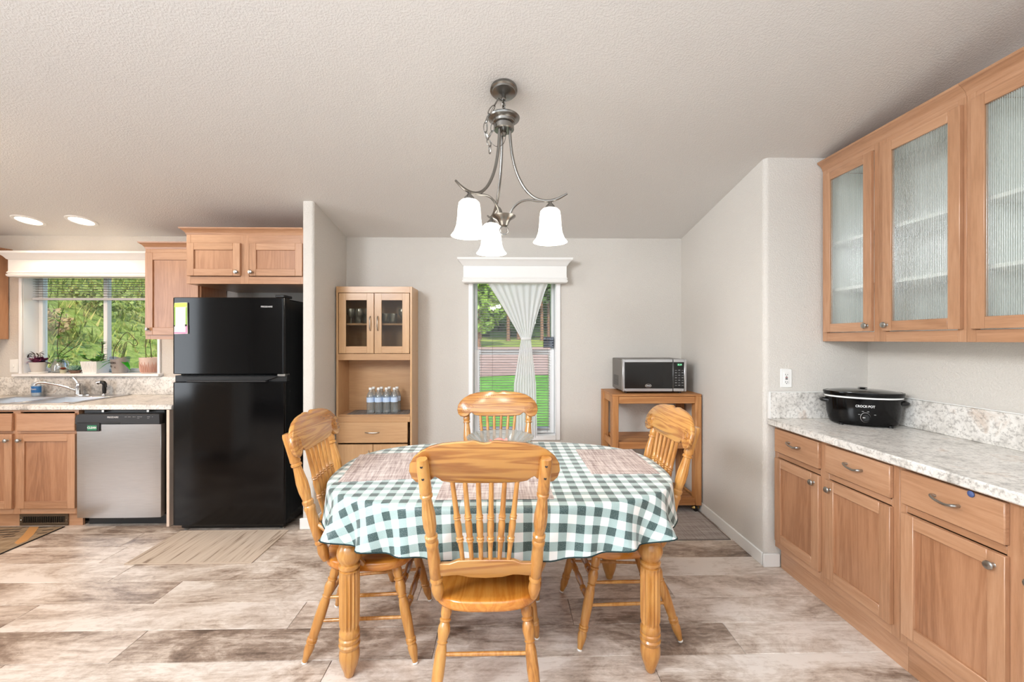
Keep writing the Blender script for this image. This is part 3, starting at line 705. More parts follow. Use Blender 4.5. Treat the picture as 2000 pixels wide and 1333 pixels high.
# fridge
fr = thing('refrigerator', 'tall glossy black top-freezer refrigerator beside the partition wall', 'refrigerator', (-2.0, 3.09, 0)); h = .405
box('cabinet_body', M['black_gloss'], fr, -h + .004, h - .004, .075, .64, .03, 1.70, b=.006)
def slab(mb, x0, x1, y0, y1, z0, z1, r=.02, n=5):
    pts = [(x0, y1)] + [(x0 + r - r * math.sin(a * math.pi / 2 / n + math.pi / 2) * 1, y0 + r - r * math.cos(math.pi / 2 - a * math.pi / 2 / n)) if False else (x0 + r - r * math.cos(a * math.pi / 2 / n), y0 + r - r * math.sin(a * math.pi / 2 / n)) for a in range(n + 1)]
    pts += [(x1 - r + r * math.sin(a * math.pi / 2 / n), y0 + r - r * math.cos(a * math.pi / 2 / n)) for a in range(n + 1)] + [(x1, y1)]
    k = len(pts); c = .004; vs = []
    for z, d in ((z0, c), (z0 + c, 0), (z1 - c, 0), (z1, c)):
        for p in pts: vs.append((p[0] + (d if p[0] < (x0 + x1) / 2 else -d), p[1] + (d if p[1] < (y0 + y1) / 2 else 0), z))
    fs = [(j * k + i, j * k + (i + 1) % k, j * k + k + (i + 1) % k, j * k + k + i) for j in range(3) for i in range(k)] + [tuple(range(k))[::-1], tuple(3 * k + i for i in range(k))]
    return mb.add(vs, fs)
slab(MB(), -h, h, 0, .07, 1.15, 1.708).build('freezer_door', M['black_gloss'], fr)
m = slab(MB(), -h, h, 0, .07, .05, 1.092)
m.build('fridge_door', M['black_gloss'], fr)
MB().box(-h, h, .03, .07, 1.092, 1.138, .002).build('door_top', M['black'], fr)
MB().prism([(-h + .06, 1.132), (-h + .11, 1.1), (h - .14, 1.1), (h - .06, 1.132)], lambda x, z: 0, .012, .03, .002).build('handle_recess', M['black'], fr)
MB().prism([(-h + .105, 1.092), (h - .13, 1.092), (h - .14, 1.102), (-h + .115, 1.102)], lambda x, z: 0, -.006, .03, .002).build('handle_lip', M['charcoal'], fr)
MB().box(h - .075, h - .01, .01, .13, 1.708, 1.728, .004).build('hinge_cover', M['black'], fr); MB().box(h - .06, h - .004, .01, .06, 1.132, 1.15, .002).build('middle_hinge', M['steel'], fr)
box('toe_grille', M['black'], fr, -h + .03, h - .03, .05, .07, .012, .05, b=.003)
for x in (-h + .06, h - .05): MB().lathe(x, .06, [(.016, 0), (.016, .012), (.006, .014), (.006, .04)], 12).build('foot', M['steel'], fr)
text('FRIGIDAIRE', .0165, M['ink'], fr, (h - .13, -.0008, 1.64), sx=1.0)
npd = thing('notepad', 'pale green and pink magnetic notepad stuck on the freezer door', 'notepad', (-2.335, 3.0895, 1.555), 0)
MB().prism([(-.048, -.115), (.048, -.112), (.044, .115), (-.045, .112)], lambda x, z: 0, -.008, 0, .001).build('pad', flat('note_paper', (240, 242, 226), .7), npd)
MB().prism([(-.047, .08), (.046, .083), (.044, .113), (-.045, .11)], lambda x, z: 0, -.0086, -.008, .0002).build('green_header', flat('note_green', (196, 220, 110), .7), npd)
MB().box(.034, .046, -.0086, -.008, -.05, .08, .0002).box(-.0465, -.038, -.0086, -.008, -.05, .08, .0002).build('green_border', flat('note_green_border', (150, 190, 96), .7), npd)
MB().box(.034, .0475, -.0086, -.008, -.11, -.05, .0002).box(-.047, .034, -.0086, -.008, -.112, -.1, .0002).build('pink_border', flat('note_pink', (220, 150, 186), .7), npd)
mb = MB()
for k in range(11): mb.box(-.034, .03, -.0085, -.008, -.085 + k * .0145, -.0838 + k * .0145, .0001)
mb.build('ruled_lines', flat('note_rule', (190, 196, 190), .7), npd); MB().box(.03, .044, -.0089, -.0085, -.058, -.044, .0002).box(-.047, -.04, -.0089, -.0085, -.06, -.05, .0002).build('dark_squares', M['dark_ink'], npd)

# upper cabinets kitchen
uc = thing('wall_cabinet', 'cherry wall cabinet between the kitchen window and the fridge', 'cabinet', (-2.904, 3.46, 1.404)); W = .446
carcass(uc, W, .31, 0, .735, [(0, .04), (.695, .735)], [(0, .04), (W - .04, W)]); shaker(uc, .012, W - .012, .035, .70, kx=.04, kz=.082, fr=.06)
MB().cornice(0, W, .0, .31, [(.73 + z, o) for z, o in CROWN], (1, 0)).build('crown', M['cab_x'], uc)
ofc = thing('wall_cabinet', 'wide short cherry cabinet hung above the refrigerator', 'cabinet', (-2.368, 3.18, 1.818)); W = .874
carcass(ofc, W, .59, 0, .375, [(0, .055), (.30, .375)], [(0, .03), (.40, .46), (W - .03, W)])
shaker(ofc, .014, .405, .058, .302, kx=.385, kz=.085, fr=.052); shaker(ofc, .472, W - .01, .058, .302, kx=.49, kz=.085, fr=.052)
MB().cornice(0, W, .0, .59, [(.365 + z * .9, o) for z, o in CROWN], (1, 0)).build('crown', M['cab_x'], ofc)
ulc = thing('wall_cabinet', 'cherry wall cabinet at the left edge, showing only its side', 'cabinet', (-4.80, 3.46, 1.404)); W = .455
carcass(ulc, W, .31, 0, .735, [(0, .04), (.695, .735)], [(0, .04), (W - .04, W)]); shaker(ulc, .012, W - .012, .035, .70, kx=W - .04, kz=.082, fr=.06)
MB().cornice(0, W, .0, .31, [(.73 + z, o) for z, o in CROWN], (1, 1)).build('crown', M['cab_x'], ulc)
# white island seen mirrored in the fridge door
isl = thing('kitchen_island', 'white panelled kitchen island standing opposite the fridge', 'island', (-3.85, .75, 0))
box('body', M['white'], isl, 0, .8, 0, .6, .1, .88, b=.004); box('worktop', M['white'], isl, -.03, .83, -.03, .63, .88, .915, b=.006)
for x in (.0, .74):
    for y in (0, .54): box('foot', M['white'], isl, x, x + .06, y, y + .06, 0, .1, b=.004)
MB().box(.06, .14, .6, .612, .16, .84, .003).box(.66, .74, .6, .612, .16, .84, .003).box(.14, .66, .6, .612, .16, .24, .003).box(.14, .66, .6, .612, .76, .84, .003).build('door_frame', M['white'], isl)

# recessed ceiling lights
for (x, lab) in ((-3.85, 'left of the two round recessed lights in the kitchen ceiling'), (-3.43, 'right of the two round recessed lights in the kitchen ceiling')):
    y = 3.48; o = thing('recessed_light', lab, 'ceiling light', (x, y, ceil(y))); o.rotation_euler = (R(-9.65), 0, 0)
    MB().lathe(0, 0, [(.075, .0), (.078, -.006), (.098, -.006), (.102, 0)], 32, cap=False).build('trim_ring', M['white'], o)
    MB().lathe(0, 0, [(.001, -.0035), (.076, -.003)], 32, cap=False).build('lens', M['can'], o)
    l = lamp('recessed_bulb', 'SPOT', (x, y, ceil(y) - .03), 14, (1, .76, .52), .06, aim=(x, y, 0), spot=125)

# ------------------------------------------------------------------ dining nook furniture
# hutch
hu = thing('hutch', 'tall beech laminate hutch with glass doors left of the dining window', 'hutch', (-1.392, 3.515, 0)); W, D, H = .627, .25, 1.843
for x in (0, W - .016): box('side_panel', M['beech_z'], hu, x, x + .016, 0, D, 0, H, b=.001)
box('back_panel', M['beech_x'], hu, .016, W - .016, D - .006, D, .03, H - .02, b=.0005)
box('top_rail', M['beech_x'], hu, .016, W - .016, 0, .016, H - .052, H, b=.001); box('top_panel', M['beech_x'], hu, .016, W - .016, .016, D - .006, H - .016, H, b=.001)
zs = 1.275
box('middle_rail', M['beech_x'], hu, .016, W - .016, 0, .016, zs - .045, zs + .008, b=.001)
for z in (zs - .01, .76, .48, .06): box('fixed_shelf', M['beech_x'], hu, .016, W - .016, .016, D - .006, z, z + .016, b=.001)
box('glass_shelf', M['beech_x'], hu, .016, W - .016, .03, D - .006, 1.522, 1.538, b=.001)
for (a, b, s) in ((.022, W / 2 - .003, 1), (W / 2 + .003, W - .022, -1)):
    d = bpy.data.objects.new('door', None); C.objects.link(d); d.parent = hu; z0, z1, f = zs + .012, H - .056, .058
    for p, q in ((a, a + f), (b - f, b)): box('stile', M['beech_z'], d, p, q, -.001, .015, z0, z1, b=.001)
    for p, q in ((z0, z0 + f), (z1 - f, z1)): box('rail', M['beech_x'], d, a + f, b - f, -.001, .015, p, q, b=.001)
    box('pane', M['hutch_glass'], d, a + f - .003, b - f + .003, .005, .008, z0 + f - .003, z1 - f + .003, b=.0004)
    x = b - .028 if s > 0 else a + .028; arch_pull(d, (x, -.001, 1.475), (x, -.001, 1.595))
box('lower_rail', M['beech_x'], hu, .016, W - .016, -.004, .016, .715, .762, b=.001)
dr = box('drawer', M['beech_x'], hu, .02, W - .034, -.016, 0, .545, .715, b=.0015); arch_pull(dr, (.245, -.016, .632), (.36, -.016, .632))
for (a, b) in ((.02, W / 2 - .008), (W / 2 - .004, W - .034)):
    d = box('lower_door', M['beech_z'], hu, a, b, -.016, 0, .07, .532, b=.0015)
    arch_pull(d, ((b - .03) if a < .1 else (a + .03), -.016, .36), ((b - .03) if a < .1 else (a + .03), -.016, .48))
box('plinth', M['beech_x'], hu, .016, W - .016, .02, .036, 0, .06, b=.001)
mb = MB()
for z in (.82, 1.3, 1.75): mb.turn((W, .05, z), (W + .0015, .05, z), [(0, .004), (1, .0035)], 8)
for z in (.82, 1.3, 1.75): mb.turn((W, .2, z), (W + .0015, .2, z), [(0, .004), (1, .0035)], 8)
mb.build('screw_caps', M['beech_x'], hu)
lin_ = tag(MB().box(-1.31, -.80, 3.523, 3.74, .7765, .779, .001).build('shelf_liner', woven('grey_shelf_liner', [(96, 88, 84), (124, 116, 110), (150, 142, 136)])), 'grey woven liner lying on the open shelf of the hutch', 'shelf liner')
# water bottles
def water_bottle():
    t = thing('water_bottle', 'x', 'bottle', (0, 0, 0), group='water bottles on the hutch shelf')
    prof = [(.026, 0), (.0305, .006), (.031, .02), (.029, .03), (.031, .042), (.029, .054), (.031, .066), (.029, .078), (.0315, .09), (.0315, .135), (.029, .15), (.02, .172), (.012, .186), (.0115, .2)]
    MB().lathe(0, 0, prof, 20).build('bottle_body', M['pet'], t)
    MB().lathe(0, 0, [(.0125, .196), (.014, .198), (.014, .212), (.0125, .215)], 16).build('cap', M['white'], t)
    MB().lathe(0, 0, [(.0318, .094), (.0318, .134)], 20, cap=False).build('label', flat('bottle_label', (196, 214, 236), .4) if 'bl' not in M else M['bl'], t)
    return t
M['bl'] = flat('bottle_label', (192, 212, 238), .4)
wb = water_bottle(); place = ['far left', 'second from left', 'second from right', 'far right']
for r in (0, 1):
    for i in range(4):
        o = wb if (r == 0 and i == 0) else copy_tree(wb)
        o.location = (-1.128 + i * .066 + r * .006, 3.575 + r * .066 + i * .004, .7792)
        o['label'] = 'clear water bottle, %s in the %s row on the hutch shelf' % (place[i], 'front' if r == 0 else 'back')
# glassware
def goblet(loc, label, kind):
    t = thing({'goblet': 'glass_goblet', 'tumbler': 'glass_tumbler', 'plate': 'glass_plate'}[kind], label, {'goblet': 'glass', 'tumbler': 'glass', 'plate': 'plate'}[kind], loc)
    if kind == 'goblet':
        MB().lathe(0, 0, [(.03, 0), (.03, .003), (.005, .008), (.005, .045), (.02, .06), (.033, .08), (.034, .105), (.031, .125), (.029, .125), (.032, .1), (.02, .065), (.002, .055)], 18, cap=False).build('glass_body', M['crystal'], t)
    elif kind == 'tumbler':
        MB().lathe(0, 0, [(.025, 0), (.028, .004), (.034, .085), (.032, .085), (.026, .012), (.002, .01)], 18, cap=False).build('glass_body', M['crystal'], t)
    else: MB().lathe(0, 0, [(.05, 0), (.052, .004), (.085, .018), (.083, .019), (.05, .007), (.002, .006)], 28, cap=False).build('glass_body', M['crystal'], t)
    return t
zc = 1.5385
for i, x in enumerate((-1.30, -1.226, -1.152)): goblet((x, 3.60, zc), 'cut glass goblet, %s of three behind the left hutch door' % ('first', 'second', 'third')[i], 'goblet')
for i, x in enumerate((-1.265, -1.19)): goblet((x, 3.675, zc), 'glass tumbler, %s of two in the back behind the left hutch door' % ('first', 'second')[i], 'tumbler')
for i, x in enumerate((-1.01, -.945)): goblet((x, 3.61, zc), 'glass tumbler, %s of two behind the right hutch door' % ('first', 'second')[i], 'tumbler')
goblet((-.872, 3.63, zc), 'cut glass goblet standing alone behind the right hutch door', 'goblet')
zc = 1.2815
for i in range(2): goblet((-1.235, 3.63, zc + i * .021), 'flat glass plate, %s of the stack behind the left hutch door' % ('lower', 'upper')[i], 'plate')
for i in range(3): goblet((-.93, 3.63, zc + i * .021), 'flat glass plate, %s of the stack behind the right hutch door' % ('lowest', 'middle', 'topmost')[i], 'plate')

# microwave cart
ca = thing('rolling_cart', 'brown slatted wooden cart on casters in the right corner', 'cart', (.872, 3.35, 0)); W, D, H = .722, .40, .947
for x in (0, W - .05):
    for y in (0, D - .075): box('post', M['teak_z'], ca, x, x + .05, y, y + .075, .062, H - .002, b=.004)
for (z0, z1) in ((H - .062, H - .004), (.52, .575), (.062, .118)):
    box('front_rail', M['teak_x'], ca, .05, W - .05, .008, .03, z0, z1, b=.003); box('back_rail', M['teak_x'], ca, .05, W - .05, D - .03, D - .008, z0, z1, b=.003)
    for x in (.01, W - .03): box('side_rail', M['teak_z'], ca, x, x + .02, .075, D - .075, z0, z1, b=.003)
    ps = 6; zt = z1 + .004
    for k in range(ps):
        y0 = .0315 + k * (D - .063) / ps
        if z1 < .9: box('shelf_slat', M['teak_x'], ca, .052, W - .052, y0 + .002, y0 + (D - .063) / ps - .003, z1 - .016, z1 - .001, b=.002)
nt_ = 7
for k in range(nt_): box('top_plank', M['teak_x'], ca, .0, W, k * D / nt_ + .001, (k + 1) * D / nt_ - .001, H - .002, H + .014, b=.002)
for i, (x, y) in enumerate(((.03, .04), (W - .035, .04), (.03, D - .04), (W - .03, D - .04))):
    c = MB().turn((x - .011, y, .0305), (x + .011, y, .0305), [(0, .018), (.15, .0285), (.5, .0305), (.85, .0285), (1, .018)], 18).build('caster', M['black'], ca)
    MB().lathe(x, y, [(.008, .0635), (.008, .056), (.022, .052), (.032, .04), (.033, .03)], 16, cap=False, sy=.62).build('caster_hood', M['brass'], c)
# microwave
mw = thing('microwave', 'stainless and black countertop microwave standing on the wooden cart', 'microwave', (.968, 3.405, .9625)); W, D, H = .525, .335, .278
box('case', flat('microwave_case', (120, 116, 112), .4, .6), mw, .004, W - .002, .022, D, .014, H, b=.006)
for x in (.03, W - .05):
    for y in (.04, D - .05): MB().lathe(x + .01, y, [(.012, 0), (.012, .015)], 10).build('foot', M['black'], mw)
xd = .412
mb = MB()
def ring(mb, x0, x1, z0, z1, fx, fz, y0=-.004, y1=.022): mb.box(x0, x0 + fx[0], y0, y1, z0, z1, .003).box(x1 - fx[1], x1, y0, y1, z0, z1, .003).box(x0 + fx[0], x1 - fx[1], y0, y1, z0, z0 + fz, .003).box(x0 + fx[0], x1 - fx[1], y0, y1, z1 - fz, z1, .003)
ring(mb, 0, xd, .014, H, (.018, .001), .026); d = mb.build('door_frame', M['stainless'], mw)
box('door_window', flat('microwave_window', (20, 20, 21), .12), mw, .017, xd - .001, -.002, .02, .039, H - .025, b=.001)
box('window_screen', flat('microwave_screen', (9, 9, 10), .15), mw, .035, xd - .085, -.0028, -.0015, .055, H - .04, b=.0005)
mb = MB(); ring(mb, xd + .004, W, .014, H, (.001, .02), .026); mb.build('panel_frame', M['stainless'], mw)
box('control_panel', M['black'], mw, xd + .005, W - .019, -.002, .02, .039, H - .025, b=.001)
MB().lathe(0, 0, [(.026, 0), (.026, .001), (.021, .001), (.021, 0)], 24, cap=False, sy=.55).build('badge_ring', M['chrome'], mw).matrix_basis = Matrix.Translation((.21, -.0025, .062)) @ Matrix.Rotation(R(90), 4, 'X')
text('Oster', .013, M['ink'], mw, (.21, -.0035, .062), bold=.0004)
box('clock_window', flat('clock_dark_green', (10, 40, 22), .2), mw, xd + .032, W - .032, -.003, -.0015, H - .058, H - .032, b=.0005)
text('8:24', .02, M['led'], mw, (xd + .057, -.0034, H - .045), bold=.0004)
mb = MB()
for r in range(7):
    for c in range(3): mb.box(xd + .018 + c * .027, xd + .034 + c * .027, -.0032, -.0018, .062 + r * .0205, .0655 + r * .0205 + (.003 if (r + c) % 2 else 0), .0003)
mb.build('keypad_marks', M['grey_ink'], mw)
mb = MB()
for r in range(8):
    for k in range(5): mb.box(.0025, .0045, .14 + k * .03, .158 + k * .03, .05 + r * .011, .056 + r * .011, .0003)
mb.build('side_vent', M['black'], mw)

# table
tb = thing('dining_table', 'oval oak dining table on fluted turned legs under the gingham cloth', 'table', (-.012, 2.105, 0))
TA, TB, TN, TZ = .80, .515, 2.7, .76
def sup(th, a, b, n=TN):
    c, s = math.cos(th), math.sin(th); return a * math.copysign(abs(c) ** (2 / n), c), b * math.copysign(abs(s) ** (2 / n), s)
NT = 260
def arc_params(a, b, N):
    P = [sup(2 * math.pi * i / 4000, a, b) for i in range(4001)]; L = [0]
    for i in range(4000): L.append(L[-1] + math.dist(P[i], P[i + 1]))
    out = []; j = 0
    for k in range(N):
        t = L[-1] * k / N
        while L[j + 1] < t: j += 1
        f = (t - L[j]) / max(1e-9, L[j + 1] - L[j]); out.append((P[j][0] + (P[j + 1][0] - P[j][0]) * f, P[j][1] + (P[j + 1][1] - P[j][1]) * f))
    return out, L[-1]
EP, ELEN = arc_params(TA, TB, NT)
vs = []; fs = []
for (s, z) in ((.97, TZ - .028), (.985, TZ - .022), (.99, TZ - .01), (.985, TZ - .001)): vs += [(x * s, y * s, z) for x, y in EP]
for k in range(3): fs += [(k * NT + i, k * NT + (i + 1) % NT, k * NT + NT + (i + 1) % NT, k * NT + NT + i) for i in range(NT)]
fs += [tuple(range(NT))[::-1], tuple(3 * NT + i for i in range(NT))]
MB().add(vs, fs).build('tabletop', M['oak_x'], tb)
lx, ly = .63, .345
MB().box(-lx, lx, -ly - .011, -ly + .011, .65, .731, .002).box(-lx, lx, ly - .011, ly + .011, .65, .731, .002).box(-lx - .011, -lx + .011, -ly, ly, .65, .731, .002).box(lx - .011, lx + .011, -ly, ly, .65, .731, .002).build('apron', M['oak_x'], tb)
LEG = [(0, .014), (.01, .02), (.035, .024), (.07, .034), (.11, .041), (.145, .041), (.165, .036), (.175, .041), (.19, .043), (.2, .038), (.21, .042), (.225, .042), (.232, .037), (.245, .042), (.262, .041), (.275, .036),
       (.285, .037), (.3, .040), (.45, .041), (.57, .041), (.595, .040), (.61, .041), (.615, .034), (.62, .033), (.625, .042), (.64, .043), (.646, .035), (.655, .037), (.675, .046), (.7, .051), (.725, .049), (.745, .042), (.755, .037), (.762, .042), (.78, .043), (.79, .038), (.8, .042), (1, .042)]
for sx in (-1, 1):
    for sy in (-1, 1):
        MB().turn((sx * lx, sy * ly, 0), (sx * lx, sy * ly, .73), LEG, 32, flutes=(.284, .605, .84)).build('leg', M['oak_z'], tb)

# tablecloth
clo = thing('tablecloth', 'white and dark green gingham tablecloth draped over the oval table', 'tablecloth', (-.012, 2.105, TZ))
DROP = .187; NR = 16
vs = []; uv = []; fs = []
chairs_at = {'near': (-.05, -.57), 'far': (-.04, .57), 'left': (-.82, -.06), 'right': (.82, .01)}
def nrm(i):
    a = Vector(EP[i - 1]); b = Vector(EP[(i + 1) % NT]); t = (b - a).normalized(); return Vector((t.y, -t.x))
vs.append((0, 0, .006)); uv.append((0, 0))
rings = [.25, .5, .75, .93]
for s in rings:
    for (x, y) in EP: vs.append((x * s, y * s, .006)); uv.append((x * s, y * s))
rows = [(0.0, .006, 0.0)]
prof = [(-.012, .0055, -.012), (.0, .003, .0), (.006, -.005, .01)]
for k in range(1, NR + 1): d = DROP * k / NR; prof.append((.0075, -.005 - d, .01 + d))
for (off, z, arc) in prof:
    k = max(0, (arc - .01) / DROP)
    for i, (x, y) in enumerate(EP):
        n = nrm(i); s = ELEN * i / NT
        corner = min(1, abs(n.x * n.y) * 2.2)
        wv = math.sin(s * 2 * math.pi / .17 + .9 * math.sin(s * 4.1)) ; w2 = math.sin(s * 2 * math.pi / .145 + 1.1)
        flare = corner * (.038 + .044 * wv) + (1 - corner) * (.012 + .009 * w2)
        if abs(n.x) > .8: flare = flare * .2 - .012 + corner * .02
        elif n.y > .8: flare = min(flare, .008)
        o = off + flare * k ** 1.1
        zz = z + (.014 * corner * wv * k * k if k > 0 else 0) + .005 * math.sin(s * 9) * k * k + .03 * corner * k * k
        vs.append((x + n.x * o, y + n.y * o, zz)); uv.append((x + n.x * arc, y + n.y * arc))
for i in range(NT): fs.append((0, 1 + i, 1 + (i + 1) % NT))
for k in range(len(rings) + len(prof) - 1):
    b = 1 + k * NT; fs += [(b + i, b + NT + i, b + NT + (i + 1) % NT, b + (i + 1) % NT) for i in range(NT)]
co = MB().add(vs, fs).build('cloth', M['gingham'], clo, uv=uv, angle=180)
hem = [vs[len(vs) - NT + i] for i in range(NT)]
MB().tube(hem, .0028, 6, closed=True, sub=1).build('hem_edging', flat('dark_green_edging', (24, 46, 46), .8), clo)
# placemats
for (x, y, w_, d_, rz, lab) in ((-.60, 2.12, .33, .45, 7, 'grey woven placemat on the left end of the table'), (.575, 2.185, .325, .44, 0, 'grey woven placemat on the right end of the table'), (-.035, 1.825, .47, .33, 0, 'grey woven placemat on the near side of the table, behind the chair')):
    o = tag(MB().box(-w_ / 2, w_ / 2, -d_ / 2, d_ / 2, 0, .0025, .001).build('placemat', M['placemat']), lab, 'placemat', 'woven placemats on the table'); o.location = (x, y, TZ + .0068); o.rotation_euler = (0, 0, R(rz))
# cut glass dish with sweets
di = thing('glass_dish', 'round fluted cut glass dish at the far side of the table', 'dish', (-.02, 2.36, TZ + .0065)); di.scale = (1, 1, 1.25)
vs = []; fs = []; n = 96
pr = [(.002, .004), (.085, .004), (.105, .01), (.15, .045), (.182, .068), (.186, .071), (.182, .073), (.148, .054), (.1, .018), (.08, .011), (.002, .011)]
for (r, z) in pr:
    for i in range(n):
        f = 1 + (.025 if i % 4 < 2 else -.02) * (1 if r > .1 else 0); vs.append((r * f * math.cos(2 * math.pi * i / n), r * f * math.sin(2 * math.pi * i / n), z))
for k in range(len(pr) - 1): fs += [(k * n + i, k * n + (i + 1) % n, k * n + n + (i + 1) % n, k * n + n + i) for i in range(n)]
MB().add(vs, fs).build('bowl', M['crystal'], di); MB().lathe(0, 0, [(.08, 0), (.085, .004), (.07, .006)], 32).build('foot_ring', M['crystal'], di)
for i, (x, y, z, lab) in enumerate(((-.03, 2.37, .812, 'pink wrapped sweet on top of the pile in the glass dish'), (.03, 2.35, .781, 'tan wrapped sweet lying on the right of the pile in the glass dish'), (-.055, 2.345, .781, 'tan wrapped sweet lying on the left of the pile in the glass dish'), (-.015, 2.40, .781, 'pink wrapped sweet at the back of the pile in the glass dish'))):
    o = thing('wrapped_sweet', lab, 'sweet', (x, y, z), 20 + 50 * i); mt = flat('sweet_wrap', [(226, 150, 140), (214, 186, 160)][0 if i in (0, 3) else 1], .4)
    MB().turn((-.03, 0, .012), (.03, 0, .016), [(0, .006), (.15, .016), (.5, .02), (.85, .016), (1, .006)], 12).build('sweet_body', mt, o)
    for s in (-1, 1): MB().turn((s * .028, 0, .014), (s * .05, 0, .016), [(0, .004), (1, .014)], 10).build('wrapper_twist', mt, o)

# ------------------------------------------------------------------ chairs
def chair_proto():
    t = thing('dining_chair', 'x', 'chair', group='pressed-back oak dining chairs around the table')
    # seat
    vs = []; fs = []; n = 48
    def out(s):
        P = []
        for i in range(n):
            a = 2 * math.pi * i / n; c, q = math.cos(a), math.sin(a)
            x = .222 * math.copysign(abs(c) ** .62, c); y = .205 * math.copysign(abs(q) ** .72, q)
            x *= 1 + .05 * (y / .205); P.append((x * s, y * s + .005))
        return P
    L = [(.93, .396), (.985, .402), (1, .412), (1, .43), (.985, .438), (.95, .441), (.8, .437), (.4, .432)]
    for s, z in L: vs += [(x, y, z) for x, y in out(s)]
    vs.append((0, .005, .431))
    for k in range(len(L) - 1): fs += [(k * n + i, k * n + (i + 1) % n, k * n + n + (i + 1) % n, k * n + n + i) for i in range(n)]
    fs.append(tuple(range(n))[::-1]); b = (len(L) - 1) * n; fs += [(b + i, b + (i + 1) % n, len(vs) - 1) for i in range(n)]
    MB().add(vs, fs).build('seat', M['oak_seat'], t, angle=60)
    LP = [(0, .011), (.04, .0135), (.1, .019), (.15, .0205), (.185, .017), (.195, .0215), (.21, .0215), (.217, .018), (.225, .022), (.24, .022), (.25, .0185), (.3, .02), (.45, .0225), (.6, .021), (.66, .0165), (.675, .02), (.685, .0165),
          (.71, .019), (.76, .0235), (.8, .022), (.835, .0165), (.845, .021), (.86, .021), (.868, .0165), (.9, .0205), (.95, .0205), (1, .0165)]
    legs = {}
    for nm, (f, g) in {'rl': ((-.195, -.25, 0), (-.148, -.125, .4)), 'rr': ((.195, -.25, 0), (.148, -.125, .4)), 'fl': ((-.222, .232, 0), (-.16, .135, .4)), 'fr': ((.222, .232, 0), (.16, .135, .4))}.items():
        f, g = Vector(f), Vector(g); legs[nm] = lambda z, f=f, g=g: f + (g - f) * (z / .4)
        lo = f + (g - f) * .02
        o = MB().turn(lo, g, LP, 18).build('leg', M['oak_z'], t)
        MB().turn(f, f + (g - f) * .022, [(0, .01), (.3, .012), (1, .011)], 12).build('glide', M['white'], o)
    lean = .27; py = lambda z: -.165 - (z - .44) * lean
    PP = [(0, .013), (.03, .0185), (.07, .023), (.1, .0215), (.13, .018), (.14, .023), (.155, .023), (.165, .019), (.175, .022), (.3, .0225), (.37, .021), (.4, .0215), (.41, .0235), (.43, .0235), (.44, .019), (.455, .023), (.475, .023), (.485, .018), (.5, .019),
          (.55, .0235), (.62, .024), (.7, .019), (.745, .0165), (.75, .022), (.765, .022), (.772, .018), (.785, .022), (.8, .0215), (.82, .021), (.98, .0215), (1, .018)]
    post = lambda z, s: Vector((s * (.177 + .033 * (z - .438) / .56), py(z), z))
    for s in (-1, 1):
        o = MB().turn(post(.436, s), post(.998, s), PP, 24, flutes=(.52, .72, .9)).build('back_post', M['oak_z'], t)
        MB().turn(post(.93, s) + Vector((0, -.0225, 0)), post(.93, s) + Vector((0, -.016, 0)), [(0, .005), (1, .005)], 8).turn(post(.975, s) + Vector((0, -.0225, 0)), post(.975, s) + Vector((0, -.016, 0)), [(0, .005), (1, .005)], 8).build('screw_plug', M['dark_ink'], o)
        br = [post(.6, s) + Vector((0, .01, 0)), Vector((s * .203, -.14, .57)), Vector((s * .225, -.05, .505)), Vector((s * .215, .0, .445)), Vector((s * .21, .01, .425))]
        MB().tube(br, .0115, 8, sub=4).build('hip_brace', M['oak_z'], t)
    # lower back rail
    half = [(.0, .527), (.06, .531), (.1, .541), (.125, .54), (.15, .536), (.186, .538), (.189, .588), (.155, .59), (.13, .59), (.1, .602), (.05, .604), (0, .604)]
    ol = half + [(-x, z) for x, z in half[::-1][1:-1]]
    MB().prism(ol, lambda x, z: py(z), -.011, .011, .003).build('back_rail', M['oak_x'], t)
    # crest
    half = [(0, .903), (.06, .903), (.12, .905), (.148, .91), (.16, .92), (.172, .926), (.184, .915), (.2, .903), (.218, .899), (.24, .904), (.255, .92), (.262, .945), (.258, .972), (.243, .998), (.218, 1.02), (.185, 1.038), (.14, 1.05), (.1, 1.055), (.065, 1.057), (.045, 1.06), (.03, 1.06), (.015, 1.054), (0, 1.052)]
    ol = half + [(-x, z) for x, z in half[::-1][1:-1]]
    cy = lambda x, z: py(z) + .032 - .016 * (1 - (x / .26) ** 2)
    cr = MB().prism(ol, cy, -.0105, .0105, .004).build('crest_rail', M['oak_x'], t, angle=50)
    mb = MB(); f = lambda x, z: (x, cy(x, z) + .0112, z)
    mb.tube([f(.0, .995), f(.014, .978), f(0, .955), f(-.014, .978)], .0016, 5, closed=True, sub=2)
    for a in range(6): mb.turn(Vector(f(.007 * math.cos(a), .976 + .012 * math.sin(a))) - Vector((0, .001, 0)), Vector(f(.007 * math.cos(a), .976 + .012 * math.sin(a))) + Vector((0, .0015, 0)), [(0, .004), (1, .0015)], 6)
    for k in range(-9, 10):
        x = k * .0145; p = Vector(f(x, 1.032 - .9 * x * x)); mb.turn(p - Vector((0, .0008, 0)), p + Vector((0, .0016, 0)), [(0, .0052), (1, .002)], 6)
    for s in (-1, 1):
        mb.tube([f(s * .03, 1.018), f(s * .09, 1.013), f(s * .14, 1.0), f(s * .17, .978), f(s * .15, .955)], .0014, 5, sub=3)
        for q in range(3): mb.tube([f(s * (.205 + .028 * math.cos(a * .8) * (1 - q * .3)), .955 + .032 * math.sin(a * .8) * (1 - q * .3)) for a in range(8)], .0014, 5, closed=True, sub=1)
        mb.tube([f(s * .19, .92), f(s * .165, .935), f(s * .13, .925), f(s * .1, .915)], .0014, 5, sub=3)
    mb.build('carving', M['oak_x'], cr)
